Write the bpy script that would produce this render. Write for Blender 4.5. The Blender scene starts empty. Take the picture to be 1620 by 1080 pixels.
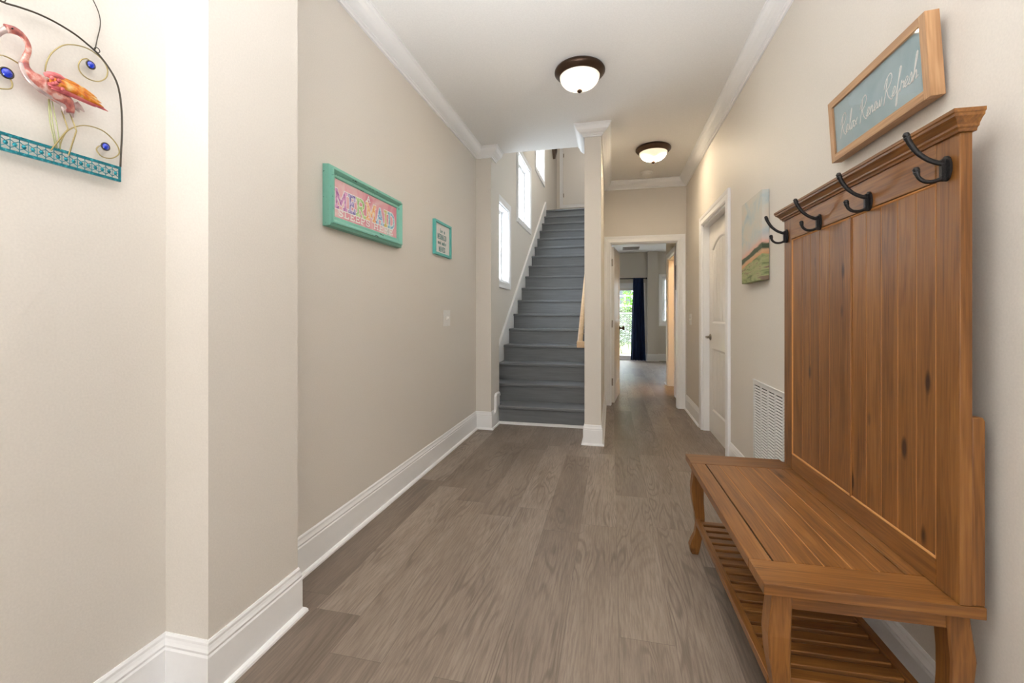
import bpy, bmesh, math, random
from mathutils import Vector, Matrix
random.seed(7)
R = math.radians
scn = bpy.context.scene
col = scn.collection

# ------------------------------------------------------------------ camera, world, sun, area lights, exposure
cam_d = bpy.data.cameras.new('camera'); cam = bpy.data.objects.new('camera', cam_d); col.objects.link(cam)
cam_d.sensor_width = 36; cam_d.lens = 690/1620*36; cam_d.shift_y = -43/1620
cam_d.clip_start = 0.02
cam.location = (0, 0, 1.12); cam.rotation_euler = (R(90), 0, math.atan(158/690))
scn.camera = cam
scn.view_settings.view_transform = 'Standard'; scn.view_settings.look = 'None'
scn.view_settings.exposure = 1.27; scn.view_settings.gamma = 1; scn.view_settings.use_curve_mapping = False

w = bpy.data.worlds.new('sky'); scn.world = w; w.use_nodes = True
bgn = w.node_tree.nodes['Background']; bgn.inputs[0].default_value = (0.80, 0.90, 1.0, 1); bgn.inputs[1].default_value = 6.0

def lamp(name, kind, loc, rot, energy, color=(1,1,1), size=1, size_y=None, portal=False):
    d = bpy.data.lights.new(name, kind); o = bpy.data.objects.new(name, d); col.objects.link(o)
    o.location = loc; o.rotation_euler = rot; d.color = color
    if kind == 'SUN': d.angle = R(1)
    if kind == 'AREA':
        d.shape = 'RECTANGLE'; d.size = size; d.size_y = size_y or size
        if portal: d.cycles.is_portal = True
    elif kind == 'POINT': d.shadow_soft_size = size
    d.energy = energy
    return o
lamp('sun', 'SUN', (6, 6, 9), (R(-18), R(48), 0), 1.4, (1, .96, .90))
# unseen area light added behind the camera, standing in for front-door daylight
lamp('entry_fill', 'AREA', (-0.22, -3.0, 1.5), (R(90), 0, R(180)), 28, (.94, .97, 1), 1.9, 2.2)
bl = lamp('ceiling_fill', 'AREA', (-0.2, -1.0, 0.5), (R(150), 0, 0), 23, (.94, .97, 1), 1.4, 1.4); bl.data.spread = R(70)  # added upward fill that brightens the ceiling, no real source there
# portals for the real window openings
lamp('portal_stair', 'AREA', (-1.46, 4.995, 1.98), (0, R(-90), 0), 0, size=.92, size_y=.92, portal=True)
lamp('portal_stair', 'AREA', (-1.46, 6.485, 2.96), (0, R(-90), 0), 0, size=.92, size_y=.92, portal=True)
lamp('portal_stair', 'AREA', (-1.46, 7.97, 4.16), (0, R(-90), 0), 0, size=.92, size_y=.92, portal=True)
lamp('portal_patio', 'AREA', (-.1, 11.2, .95), (R(-90), 0, 0), 0, size=1.6, size_y=1.9, portal=True)

# ------------------------------------------------------------------ material helpers
def s2l(c):
    return tuple(((v/255)/12.92 if v/255 <= .04045 else ((v/255+.055)/1.055)**2.4) for v in c) + (1,)
class NT:
    def __init__(s, name):
        s.m = bpy.data.materials.new(name); s.m.use_nodes = True; s.t = s.m.node_tree; s.n = s.t.nodes
        s.b = s.n['Principled BSDF']
    def N(s, typ, **k):
        n = s.n.new(typ)
        for a, v in k.items():
            if a.startswith('i_'):
                key = a[2:]; key = int(key) if key.isdigit() else key.replace('_', ' ')
                n.inputs[key].default_value = v
            else: setattr(n, a, v)
        return n
    def L(s, a, b): s.t.links.new(a, b)
    def math(s, op, a, b=None):
        n = s.n.new('ShaderNodeMath'); n.operation = op
        for i, v in enumerate((a, b)):
            if v is None: continue
            if isinstance(v, (int, float)): n.inputs[i].default_value = v
            else: s.L(v, n.inputs[i])
        return n.outputs[0]
    def ramp(s, fac, stops):
        n = s.n.new('ShaderNodeValToRGB'); e = n.color_ramp.elements
        while len(e) < len(stops): e.new(.5)
        for x, (p, c) in zip(e, stops): x.position = p; x.color = c if len(c) == 4 else s2l(c)
        s.L(fac, n.inputs[0]); return n.outputs[0]
    def mix(s, fac, a, b, bt='MIX'):
        n = s.n.new('ShaderNodeMix'); n.data_type = 'RGBA'; n.blend_type = bt
        for i, v in ((0, fac), (6, a), (7, b)):
            if isinstance(v, (int, float)): n.inputs[i].default_value = v
            elif isinstance(v, tuple): n.inputs[i].default_value = v
            else: s.L(v, n.inputs[i])
        return n.outputs[2]
def plain(name, rgb, rough=.5, metal=0, bump=0, bscale=60, spec=.5, var=0):
    k = NT(name); c = s2l(rgb); k.b.inputs['Roughness'].default_value = rough; k.b.inputs['Metallic'].default_value = metal
    k.b.inputs['Specular IOR Level'].default_value = spec
    tc = k.N('ShaderNodeTexCoord'); nz = k.N('ShaderNodeTexNoise', i_Scale=bscale, i_Detail=4.0); k.L(tc.outputs['Object'], nz.inputs['Vector'])
    v = var or .03
    d = tuple(max(0, x*(1-v)) for x in c[:3])+(1,); l = tuple(min(1, x*(1+v)) for x in c[:3])+(1,)
    k.L(k.ramp(nz.outputs[0], [(.3, d), (.7, l)]), k.b.inputs['Base Color'])
    if bump:
        bp = k.N('ShaderNodeBump', i_Strength=bump, i_Distance=.002); k.L(nz.outputs[0], bp.inputs['Height']); k.L(bp.outputs[0], k.b.inputs['Normal'])
    return k.m
def wood(name, dark, mid, light, axis=1, rough=.38, scale=1.0, knots=0):
    k = NT(name); tc = k.N('ShaderNodeTexCoord'); oi = k.N('ShaderNodeObjectInfo')
    mp = k.N('ShaderNodeMapping'); sc = [14*scale]*3; sc[axis] = 1.0*scale; mp.inputs['Scale'].default_value = sc
    off = k.N('ShaderNodeVectorMath', operation='ADD'); k.L(tc.outputs['Object'], off.inputs[0])
    rv = k.N('ShaderNodeCombineXYZ'); [k.L(k.math('MULTIPLY', oi.outputs['Random'], q), rv.inputs[i]) for i, q in enumerate((7., 13., 5.))]
    k.L(rv.outputs[0], off.inputs[1]); k.L(off.outputs[0], mp.inputs['Vector'])
    n1 = k.N('ShaderNodeTexNoise', i_Scale=1.3, i_Detail=3.0, i_Distortion=.6); k.L(mp.outputs[0], n1.inputs['Vector'])
    rings = k.math('MULTIPLY_ADD', k.math('SINE', k.math('MULTIPLY', n1.outputs[0], 42.0)), .5); rings.node.inputs[2].default_value = .5
    mp2 = k.N('ShaderNodeMapping'); s2 = [190*scale]*3; s2[axis] = 7*scale; mp2.inputs['Scale'].default_value = s2; k.L(off.outputs[0], mp2.inputs['Vector'])
    n2 = k.N('ShaderNodeTexNoise', i_Scale=1.0, i_Detail=4.0); k.L(mp2.outputs[0], n2.inputs['Vector'])
    f = k.math('ADD', k.math('MULTIPLY', n1.outputs[0], .45), k.math('ADD', k.math('MULTIPLY', rings, .09), k.math('MULTIPLY', n2.outputs[0], .42)))
    c = k.ramp(f, [(.30, dark), (.52, mid), (.74, light)])
    if knots:
        vo = k.N('ShaderNodeTexVoronoi', i_Scale=1.0); mp3 = k.N('ShaderNodeMapping'); s3 = [9.]*3; s3[axis] = 3.2; mp3.inputs['Scale'].default_value = s3
        k.L(off.outputs[0], mp3.inputs['Vector']); k.L(mp3.outputs[0], vo.inputs['Vector'])
        kf = k.ramp(vo.outputs['Distance'], [(.06, (0, 0, 0, 1)), (.12, (1, 1, 1, 1))])
        c = k.mix(kf, s2l((58, 30, 14)), c)
    k.L(c, k.b.inputs['Base Color']); k.b.inputs['Roughness'].default_value = rough
    bp = k.N('ShaderNodeBump', i_Strength=.12, i_Distance=.001); k.L(n2.outputs[0], bp.inputs['Height']); k.L(bp.outputs[0], k.b.inputs['Normal'])
    return k.m
M = {}
M['wall'] = plain('greige_wall_paint', (226, 220, 212), .55, bump=.12, bscale=180, spec=.3)
M['ceil'] = plain('ceiling_paint', (243, 241, 238), .8, bump=.08, bscale=120, spec=.2)
M['trim'] = plain('white_trim_paint', (248, 248, 249), .3, spec=.5, var=.008)
M['door'] = plain('white_door_paint', (241, 238, 234), .3, spec=.5, var=.008)
M['stair'] = None
M['bronze'] = plain('dark_bronze', (70, 52, 40), .35, .7, var=.15, bscale=20)
M['iron'] = plain('black_iron', (52, 51, 52), .42, .7, bump=.5, bscale=220, var=.3)
M['nickel'] = plain('brushed_nickel', (168, 158, 146), .3, .9)
M['black'] = plain('black_metal', (26, 26, 28), .5, .3)
M['white_metal'] = plain('white_enamel', (226, 226, 224), .4)
M['void'] = plain('dark_duct', (30, 30, 30), .9)
M['plastic'] = plain('white_plastic', (238, 236, 232), .3)
M['teal_paint'] = plain('teal_paint', (98, 190, 184), .5)
M['paper'] = plain('white_paper', (232, 230, 228), .7)
M['ink'] = plain('teal_grey_ink', (110, 150, 150), .7)
M['ink_white'] = plain('white_paint', (246, 243, 240), .6)
M['navy'] = plain('navy_curtain_cloth', (16, 42, 84), .65, bump=.3, bscale=300, var=.25)
M['oak'] = wood('light_oak_handrail', (196, 160, 118), (216, 184, 144), (228, 200, 164), 1, .35)
M['oakx'] = wood('natural_oak_frame', (150, 108, 72), (184, 142, 102), (204, 166, 126), 0, .45)
M['oakz'] = wood('natural_oak_frame_side', (150, 108, 72), (184, 142, 102), (204, 166, 126), 2, .45)
D_, M_, L_ = (100, 61, 28), (139, 91, 44), (166, 115, 60)
M['wx'] = wood('honey_pine_cross', D_, M_, L_, 0, .33); M['wy'] = wood('honey_pine_long', D_, M_, L_, 1, .33); M['wz'] = wood('honey_pine_upright', D_, M_, L_, 2, .36)
M['wyk'] = wood('honey_pine_plank', D_, M_, L_, 1, .33, knots=1); M['wzk'] = wood('honey_pine_board', D_, M_, L_, 2, .36, knots=1)
M['groove'] = plain('groove_highlight_wood', (196, 138, 78), .5)  # lighter tone painted in for highlights along the bench and back grooves
M['grass'] = plain('grass', (134, 148, 84), .9, bscale=30, var=.4)
M['leaf'] = plain('leaf_green', (110, 170, 40), .5, bscale=8, var=.35)
M['leaf2'] = plain('leaf_dull_green', (88, 108, 62), .5, bscale=8, var=.35)
M['bark'] = plain('bark', (90, 75, 58), .9)
M['galv'] = plain('galvanised_wire', (165, 168, 170), .4, .6)
M['grey_siding'] = plain('grey_siding', (150, 152, 156), .7)
M['pale_siding'] = plain('pale_siding', (235, 235, 232), .7)
M['darkglass'] = plain('dark_window_glass', (60, 66, 72), .08)
M['driftwood'] = wood('grey_brown_wood', (84, 70, 60), (112, 96, 84), (140, 124, 110), 2, .6)

def stair_mat():
    k = NT('grey_stair_paint'); tc = k.N('ShaderNodeTexCoord')
    mp = k.N('ShaderNodeMapping'); mp.inputs['Scale'].default_value = (2, 30, 30); k.L(tc.outputs['Object'], mp.inputs['Vector'])
    n = k.N('ShaderNodeTexNoise', i_Scale=2.0, i_Detail=5.0); k.L(mp.outputs[0], n.inputs['Vector'])
    k.L(k.ramp(n.outputs[0], [(.25, (106, 109, 113)), (.75, (120, 123, 127))]), k.b.inputs['Base Color'])
    k.b.inputs['Roughness'].default_value = .36
    bp = k.N('ShaderNodeBump', i_Strength=.25, i_Distance=.002); k.L(n.outputs[0], bp.inputs['Height']); k.L(bp.outputs[0], k.b.inputs['Normal'])
    return k.m
M['stair'] = stair_mat()
def glass_mat():
    k = NT('clear_window_glass'); t = k.N('ShaderNodeBsdfTransparent'); g = k.N('ShaderNodeBsdfGlossy', i_Roughness=.02)
    f = k.N('ShaderNodeLayerWeight'); mx = k.N('ShaderNodeMixShader')
    k.L(k.math('ADD', .04, k.math('MULTIPLY', .9, k.math('POWER', f.outputs['Facing'], 5.0))), mx.inputs[0]); k.L(t.outputs[0], mx.inputs[1]); k.L(g.outputs[0], mx.inputs[2])
    k.L(mx.outputs[0], k.n['Material Output'].inputs['Surface']); return k.m
M['glass'] = glass_mat()
def emit(name, c, st):
    k = NT(name); k.b.inputs['Base Color'].default_value = (.9, .88, .82, 1); k.b.inputs['Roughness'].default_value = .25
    k.b.inputs['Emission Color'].default_value = c; k.b.inputs['Emission Strength'].default_value = st; return k.m
def dome(name, c, st):
    k = NT(name); tc = k.N('ShaderNodeTexCoord'); k.b.inputs['Base Color'].default_value = (.9, .86, .78, 1); k.b.inputs['Roughness'].default_value = .25
    tot = None
    for px_ in (-.055, .055):                      # two bulbs behind the frosted glass
        dn = k.N('ShaderNodeVectorMath', operation='DISTANCE'); k.L(tc.outputs['Object'], dn.inputs[0]); dn.inputs[1].default_value = (px_, -.02, -.118)
        g = k.math('EXPONENT', k.math('MULTIPLY', k.math('POWER', k.math('DIVIDE', dn.outputs['Value'], .030), 2.0), -1.0)); tot = g if tot is None else k.math('ADD', tot, g)
    k.b.inputs['Emission Color'].default_value = c; k.L(k.math('ADD', k.math('MULTIPLY', tot, st), .26), k.b.inputs['Emission Strength']); return k.m
M['dome1'] = dome('lit_frosted_glass', (1, .87, .68, 1), 140.0)
M['dome2'] = dome('lit_frosted_glass_warm', (1, .82, .58, 1), 230.0)
def floor_mat():
    k = NT('grey_brown_vinyl_planks'); tc = k.N('ShaderNodeTexCoord'); sp = k.N('ShaderNodeSeparateXYZ'); k.L(tc.outputs['Object'], sp.inputs[0])
    u = k.math('DIVIDE', k.math('ADD', sp.outputs[0], 10.074), .187)
    iu = k.math('FLOOR', u); fu = k.math('FRACT', u)
    wn = k.N('ShaderNodeTexWhiteNoise', noise_dimensions='1D'); k.L(iu, wn.inputs['W'])
    v = k.math('ADD', k.math('DIVIDE', sp.outputs[1], 1.22), k.math('ADD', k.math('MULTIPLY', wn.outputs[0], 5.0), 20.0))
    iv = k.math('FLOOR', v); fv = k.math('FRACT', v)
    cb = k.N('ShaderNodeCombineXYZ'); k.L(iu, cb.inputs[0]); k.L(iv, cb.inputs[1])
    pr = k.N('ShaderNodeTexWhiteNoise', noise_dimensions='2D'); k.L(cb.outputs[0], pr.inputs['Vector'])
    # per plank offset
    ro = k.math('MULTIPLY', pr.outputs[0], 37.0)
    def vec(sx, sy):
        c = k.N('ShaderNodeCombineXYZ'); k.L(k.math('MULTIPLY', sp.outputs[0], sx), c.inputs[0]); k.L(k.math('MULTIPLY', sp.outputs[1], sy), c.inputs[1]); k.L(ro, c.inputs[2]); return c.outputs[0]
    a = k.N('ShaderNodeTexNoise', i_Scale=1.0, i_Detail=1.5, i_Roughness=.4, i_Distortion=.35); k.L(vec(10.0, 1.15), a.inputs['Vector'])
    rings = k.math('SINE', k.math('MULTIPLY', a.outputs[0], 85.0))
    rr = k.ramp(k.math('MULTIPLY_ADD', rings, .5), [(.0, (0, 0, 0, 1)), (.45, (1, 1, 1, 1))]); rr.node.inputs[0].links[0].from_node.inputs[2].default_value = .5
    f = k.N('ShaderNodeTexNoise', i_Scale=1.0, i_Detail=5.0, i_Roughness=.65); k.L(vec(150, 9), f.inputs['Vector'])
    b = k.N('ShaderNodeTexNoise', i_Scale=1.0, i_Detail=2.0); k.L(vec(9, 1.6), b.inputs['Vector'])
    rm = k.N('ShaderNodeTexNoise', i_Scale=1.0, i_Detail=1.0); k.L(vec(6, 2.2), rm.inputs['Vector'])
    rmask = k.ramp(rm.outputs[0], [(.42, (0, 0, 0, 1)), (.62, (1, 1, 1, 1))])
    base = k.ramp(k.math('ADD', k.math('MULTIPLY', b.outputs[0], .55), k.math('MULTIPLY', pr.outputs[0], .38)), [(.18, (116, 102, 90)), (.5, (145, 130, 117)), (.82, (168, 153, 140))])
    base = k.mix(k.math('MULTIPLY', k.math('SUBTRACT', 1.0, rr), k.math('MULTIPLY', rmask, .5)), base, s2l((94, 81, 71)))
    base = k.mix(k.ramp(f.outputs[0], [(.38, (.42, .42, .42, 1)), (.60, (0, 0, 0, 1))]), base, s2l((92, 80, 71)))
    e1 = k.math('LESS_THAN', k.math('MINIMUM', fu, k.math('SUBTRACT', 1.0, fu)), .006)
    e2 = k.math('LESS_THAN', k.math('MINIMUM', fv, k.math('SUBTRACT', 1.0, fv)), .0010)
    base = k.mix(k.math('MULTIPLY', k.math('MAXIMUM', e1, e2), .35), base, s2l((74, 66, 60)))
    k.L(base, k.b.inputs['Base Color']); k.b.inputs['Roughness'].default_value = .42
    k.b.inputs['Specular IOR Level'].default_value = .4
    bp = k.N('ShaderNodeBump', i_Strength=.15, i_Distance=.001); k.L(f.outputs[0], bp.inputs['Height']); k.L(bp.outputs[0], k.b.inputs['Normal'])
    return k.m
M['floor'] = floor_mat()
def teal_distressed():
    k = NT('distressed_teal_paint'); tc = k.N('ShaderNodeTexCoord'); mp = k.N('ShaderNodeMapping'); mp.inputs['Scale'].default_value = (14, 60, 60)
    k.L(tc.outputs['Object'], mp.inputs['Vector']); n = k.N('ShaderNodeTexNoise', i_Scale=1.0, i_Detail=6.0, i_Roughness=.7); k.L(mp.outputs[0], n.inputs['Vector'])
    k.L(k.ramp(n.outputs[0], [(.635, (132, 196, 178)), (.645, (44, 50, 46))]), k.b.inputs['Base Color']); k.b.inputs['Roughness'].default_value = .5
    return k.m
M['teal_d'] = teal_distressed()
def splotch(name, stops, sc=6):
    k = NT(name); tc = k.N('ShaderNodeTexCoord'); n = k.N('ShaderNodeTexNoise', i_Scale=float(sc), i_Detail=5.0, i_Distortion=.8); k.L(tc.outputs['Object'], n.inputs['Vector'])
    k.L(k.ramp(n.outputs[0], stops), k.b.inputs['Base Color']); k.b.inputs['Roughness'].default_value = .6; return k.m
M['pink'] = splotch('pink_watercolour_print', [(.35, (222, 140, 158)), (.5, (232, 172, 182)), (.62, (238, 208, 208)), (.72, (206, 206, 204))], 7)
for n, a, b in (('purple', (176, 110, 172), (232, 176, 214)), ('violet', (116, 108, 172), (208, 192, 226)), ('green', (156, 200, 122), (222, 232, 190)), ('orange', (236, 158, 104), (246, 218, 176)),
                ('blue', (120, 168, 208), (208, 228, 238)), ('gold', (216, 186, 104), (206, 218, 176)), ('cyan', (120, 174, 200), (192, 224, 228))):
    M['l_'+n] = splotch('letter_'+n, [(.4, a), (.6, b)], 60)
M['sea'] = splotch('grey_teal_print', [(.3, (150, 176, 184)), (.7, (174, 194, 200))], 9)
def canvas_mat():
    k = NT('painted_sky_and_fields'); tc = k.N('ShaderNodeTexCoord'); sp = k.N('ShaderNodeSeparateXYZ'); k.L(tc.outputs['Object'], sp.inputs[0])
    n = k.N('ShaderNodeTexNoise', i_Scale=7.0, i_Detail=6.0, i_Distortion=.6); k.L(tc.outputs['Object'], n.inputs['Vector'])
    mp = k.N('ShaderNodeMapping'); mp.inputs['Scale'].default_value = (3, 3, 14); k.L(tc.outputs['Object'], mp.inputs['Vector'])
    n2 = k.N('ShaderNodeTexNoise', i_Scale=2.5, i_Detail=5.0, i_Distortion=.8); k.L(mp.outputs[0], n2.inputs['Vector'])
    z = k.math('DIVIDE', sp.outputs[2], .51)
    hump = k.math('MULTIPLY', sp.outputs[0], .26)                       # land rises toward the right-hand side
    zz = k.math('ADD', k.math('SUBTRACT', z, hump), k.math('MULTIPLY', k.math('SUBTRACT', n2.outputs[0], .5), .05))
    sky = k.ramp(n.outputs[0], [(.34, (166, 186, 194)), (.45, (188, 198, 198)), (.54, (204, 203, 194)), (.66, (212, 202, 190))])
    land = k.ramp(n2.outputs[0], [(.32, (104, 112, 76)), (.45, (150, 160, 112)), (.56, (172, 172, 126)), (.64, (134, 114, 96))])
    band = k.ramp(zz, [(0.0, (120, 140, 80)), (.22, (150, 160, 100)), (.245, (212, 160, 118)), (.285, (206, 168, 132)), (.30, (66, 82, 60)), (.345, (70, 86, 62)), (.36, (226, 178, 160)), (.42, (214, 196, 190))])
    top = k.math('GREATER_THAN', zz, .36); low = k.math('LESS_THAN', zz, .235)
    fade = k.ramp(zz, [(.38, (0, 0, 0, 1)), (.50, (1, 1, 1, 1))])
    c = k.mix(fade, band, sky); c = k.mix(low, c, land)
    k.L(c, k.b.inputs['Base Color']); k.b.inputs['Roughness'].default_value = .6
    bp = k.N('ShaderNodeBump', i_Strength=.4, i_Distance=.002); k.L(n.outputs[0], bp.inputs['Height']); k.L(bp.outputs[0], k.b.inputs['Normal'])
    return k.m
M['canvas'] = canvas_mat()
def metalpaint(name, stops, sc=40, rough=.32):
    k = NT(name); tc = k.N('ShaderNodeTexCoord'); n = k.N('ShaderNodeTexNoise', i_Scale=float(sc), i_Detail=3.0); k.L(tc.outputs['Object'], n.inputs['Vector'])
    k.L(k.ramp(n.outputs[0], stops), k.b.inputs['Base Color']); k.b.inputs['Roughness'].default_value = rough; k.b.inputs['Metallic'].default_value = .45
    bp = k.N('ShaderNodeBump', i_Strength=.6, i_Distance=.002); k.L(n.outputs[0], bp.inputs['Height']); k.L(bp.outputs[0], k.b.inputs['Normal'])
    return k.m
M['b_pink'] = metalpaint('pink_enamel_metal', [(.34, (146, 84, 88)), (.5, (196, 118, 106)), (.64, (222, 186, 176))], 55)
M['b_silver'] = metalpaint('pinkish_silver_metal', [(.3, (166, 140, 140)), (.7, (214, 196, 190))])
M['b_orange'] = metalpaint('orange_enamel_metal', [(.32, (176, 70, 44)), (.5, (216, 132, 40)), (.68, (226, 190, 130))], 55)
M['b_red'] = metalpaint('red_pink_enamel_metal', [(.3, (170, 70, 80)), (.7, (226, 130, 130))])
M['b_teal'] = metalpaint('teal_enamel_metal', [(.3, (20, 110, 122)), (.55, (30, 136, 152)), (.75, (80, 190, 200))], 140)
M['brass'] = plain('pale_brass_wire', (176, 160, 112), .35, .8)
M['wire'] = plain('dark_pewter_wire', (84, 78, 70), .4, .8)
M['gem'] = plain('cobalt_glass_gem', (10, 50, 190), .08, 0, spec=1)

# ------------------------------------------------------------------ mesh builder
class MB:
    def __init__(s): s.v = []; s.f = []; s.mi = []; s.sm = []; s.cm = 0
    def add(s, vs, fs, smooth=False):
        o = len(s.v); s.v += [tuple(p) for p in vs]
        for f in fs: s.f.append([o+i for i in f]); s.mi.append(s.cm); s.sm.append(smooth)
        return s
    def box(s, x0, x1, y0, y1, z0, z1):
        vs = [(x, y, z) for z in (z0, z1) for y in (y0, y1) for x in (x0, x1)]
        return s.add(vs, [(0, 2, 3, 1), (4, 5, 7, 6), (0, 1, 5, 4), (2, 6, 7, 3), (0, 4, 6, 2), (1, 3, 7, 5)])
    def prism(s, poly, d, plane='xz', at=0.0, smooth=False):
        """extrude a 2D outline by d along the third axis, starting at `at`"""
        def P(a, b, c): return {'xz': (a, c, b), 'yz': (c, a, b), 'xy': (a, b, c)}[plane]
        n = len(poly); vs = [P(a, b, at) for a, b in poly] + [P(a, b, at+d) for a, b in poly]
        s.add(vs, [tuple(range(n)), tuple(range(2*n-1, n-1, -1))])
        o = len(s.v)-2*n
        for i in range(n):
            j = (i+1) % n; s.f.append([o+i, o+n+i, o+n+j, o+j]); s.mi.append(s.cm); s.sm.append(smooth)
        return s
    def tube(s, pts, r, n=8, flat=None, caps=True, closed=False):
        """tube along pts; r number or list; flat=(axis vector, factor) squashes along axis"""
        pts = [Vector(p) for p in pts]; m = len(pts); rr = r if isinstance(r, (list, tuple)) else [r]*m
        t0 = (pts[1]-pts[0]).normalized(); up = Vector((0, 0, 1)) if abs(t0.z) < .9 else Vector((1, 0, 0))
        nrm = t0.cross(up).normalized(); vs = []
        for i in range(m):
            a = pts[(i-1) % m] if closed else pts[max(i-1, 0)]; b = pts[(i+1) % m] if closed else pts[min(i+1, m-1)]
            t = (b-a).normalized(); nrm = (nrm - t*nrm.dot(t)).normalized(); bn = t.cross(nrm)
            for k in range(n):
                q = (nrm*math.cos(2*math.pi*k/n)+bn*math.sin(2*math.pi*k/n))*rr[i]
                if flat: ax = Vector(flat[0]); q = q - ax*q.dot(ax)*(1-flat[1])
                vs.append(pts[i]+q)
        fs = []
        for i in range(m if closed else m-1):
            for k in range(n):
                a, b = i*n+k, i*n+(k+1) % n; c, d = ((i+1) % m)*n+k, ((i+1) % m)*n+(k+1) % n; fs.append((a, c, d, b))
        s.add(vs, fs, True)
        if caps and not closed: 
            o = len(s.v)-m*n; s.f += [[o+k for k in range(n)], [o+(m-1)*n+k for k in range(n-1, -1, -1)]]; s.mi += [s.cm]*2; s.sm += [False]*2
        return s
    def lathe(s, prof, n=32, c=(0, 0, 0), axis='z'):
        vs = []; fs = []
        for r, z in prof:
            for k in range(n):
                a = 2*math.pi*k/n; p = (r*math.cos(a), r*math.sin(a), z)
                if axis == 'x': p = (p[2], p[0], p[1])
                if axis == 'y': p = (p[0], p[2], p[1])
                vs.append((p[0]+c[0], p[1]+c[1], p[2]+c[2]))
        for i in range(len(prof)-1):
            for k in range(n): fs.append((i*n+k, i*n+(k+1) % n, (i+1)*n+(k+1) % n, (i+1)*n+k))
        return s.add(vs, fs, True)
    def sweep(s, path, nrm, prof, side=1, closed=False, pclosed=True):
        """sweep a profile [(a,b)] along path: a = in-plane offset left of travel (times side), b = along nrm; mitred"""
        nrm = Vector(nrm).normalized(); P = [Vector(p) for p in path]; m = len(P); vs = []; q = len(prof)
        for i in range(m):
            if closed: d0 = (P[i]-P[i-1]).normalized(); d1 = (P[(i+1) % m]-P[i]).normalized()
            else:
                d0 = (P[i]-P[i-1]).normalized() if i > 0 else (P[1]-P[0]).normalized()
                d1 = (P[i+1]-P[i]).normalized() if i < m-1 else d0
            n0 = nrm.cross(d0)*side; n1 = nrm.cross(d1)*side; b = (n0+n1); b = b/ (b.dot(n0)) if b.length > 1e-6 else n0
            for a, h in prof: vs.append(P[i]+b*a+nrm*h)
        fs = []
        for i in range(m if closed else m-1):
            for k in range(q if pclosed else q-1):
                a, b = i*q+k, i*q+(k+1) % q; c, d = ((i+1) % m)*q+k, ((i+1) % m)*q+(k+1) % q; fs.append((a, b, d, c))
        if not closed and pclosed: fs += [tuple(range(q-1, -1, -1)), tuple((m-1)*q+k for k in range(q))]
        return s.add(vs, fs)
    def holes(s, axis, t0, t1, a0, a1, b0, b1, hs):
        """wall slab with rectangular holes. axis 'x': slab between x=t0..t1, a=y, b=z; 'y': a=x, b=z; 'z': a=x, b=y"""
        A = sorted({a0, a1} | {v for h in hs for v in h[:2] if a0 < v < a1}); B = sorted({b0, b1} | {v for h in hs for v in h[2:] if b0 < v < b1})
        def P(t, a, b): return {'x': (t, a, b), 'y': (a, t, b), 'z': (a, b, t)}[axis]
        solid = {}
        for i in range(len(A)-1):
            for j in range(len(B)-1):
                ca, cb = (A[i]+A[i+1])/2, (B[j]+B[j+1])/2
                solid[i, j] = not any(h[0] < ca < h[1] and h[2] < cb < h[3] for h in hs)
        for (i, j), ok in solid.items():
            if not ok: continue
            p, q, u, v = A[i], A[i+1], B[j], B[j+1]
            for t in (t0, t1): s.add([P(t, p, u), P(t, q, u), P(t, q, v), P(t, p, v)], [(0, 1, 2, 3)])
            for di, dj, e in ((-1, 0, ((p, u), (p, v))), (1, 0, ((q, u), (q, v))), (0, -1, ((p, u), (q, u))), (0, 1, ((p, v), (q, v)))):
                if not solid.get((i+di, j+dj), False):
                    s.add([P(t0, *e[0]), P(t0, *e[1]), P(t1, *e[1]), P(t1, *e[0])], [(0, 1, 2, 3)])
        return s
    def build(s, name, mats, parent=None, loc=(0, 0, 0), bevel=0, label=None, kind=None):
        me = bpy.data.meshes.new(name); me.from_pydata(s.v, [], s.f)
        for m in (mats if isinstance(mats, (list, tuple)) else [mats]): me.materials.append(M[m] if isinstance(m, str) else m)
        for p, i, sm in zip(me.polygons, s.mi, s.sm): p.material_index = i; p.use_smooth = sm
        bm = bmesh.new(); bm.from_mesh(me); bmesh.ops.remove_doubles(bm, verts=bm.verts, dist=1e-6); bmesh.ops.recalc_face_normals(bm, faces=bm.faces); bm.to_mesh(me); bm.free()
        o = bpy.data.objects.new(name, me); col.objects.link(o); o.location = loc
        if parent: o.parent = parent
        if bevel:
            b = o.modifiers.new('bevel', 'BEVEL'); b.width = bevel; b.segments = 2; b.limit_method = 'ANGLE'; b.angle_limit = R(40)
        if label: o['label'] = label
        if kind: o['kind'] = kind
        return o
def empty(name, loc, label, cat, rot=(0, 0, 0), group=None, kind=None):
    o = bpy.data.objects.new(name, None); col.objects.link(o); o.location = loc; o.rotation_euler = rot; o.empty_display_size = .1
    return tag(o, label, cat, group, kind)
def tag(o, label, cat, group=None, kind=None):
    o['label'] = label; o['category'] = cat
    if group: o['group'] = group
    if kind: o['kind'] = kind
    return o
def struct(name, mb, mat, label, cat, **k):
    return tag(mb.build(name, mat, **k), label, cat, kind='structure')
def smooth_path(pts, n=5, closed=False):
    P = [Vector(p) for p in pts]; out = []; m = len(P)
    for i in range(m if closed else m-1):
        p0, p1, p2, p3 = (P[(i-1) % m], P[i], P[(i+1) % m], P[(i+2) % m]) if closed else (P[max(i-1, 0)], P[i], P[i+1], P[min(i+2, m-1)])
        for k in range(n):
            t = k/n; out.append(.5*((2*p1)+(p2-p0)*t+(2*p0-5*p1+4*p2-p3)*t*t+(3*p1-p0-3*p2+p3)*t**3))
    if not closed: out.append(P[-1])
    return out

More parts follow.
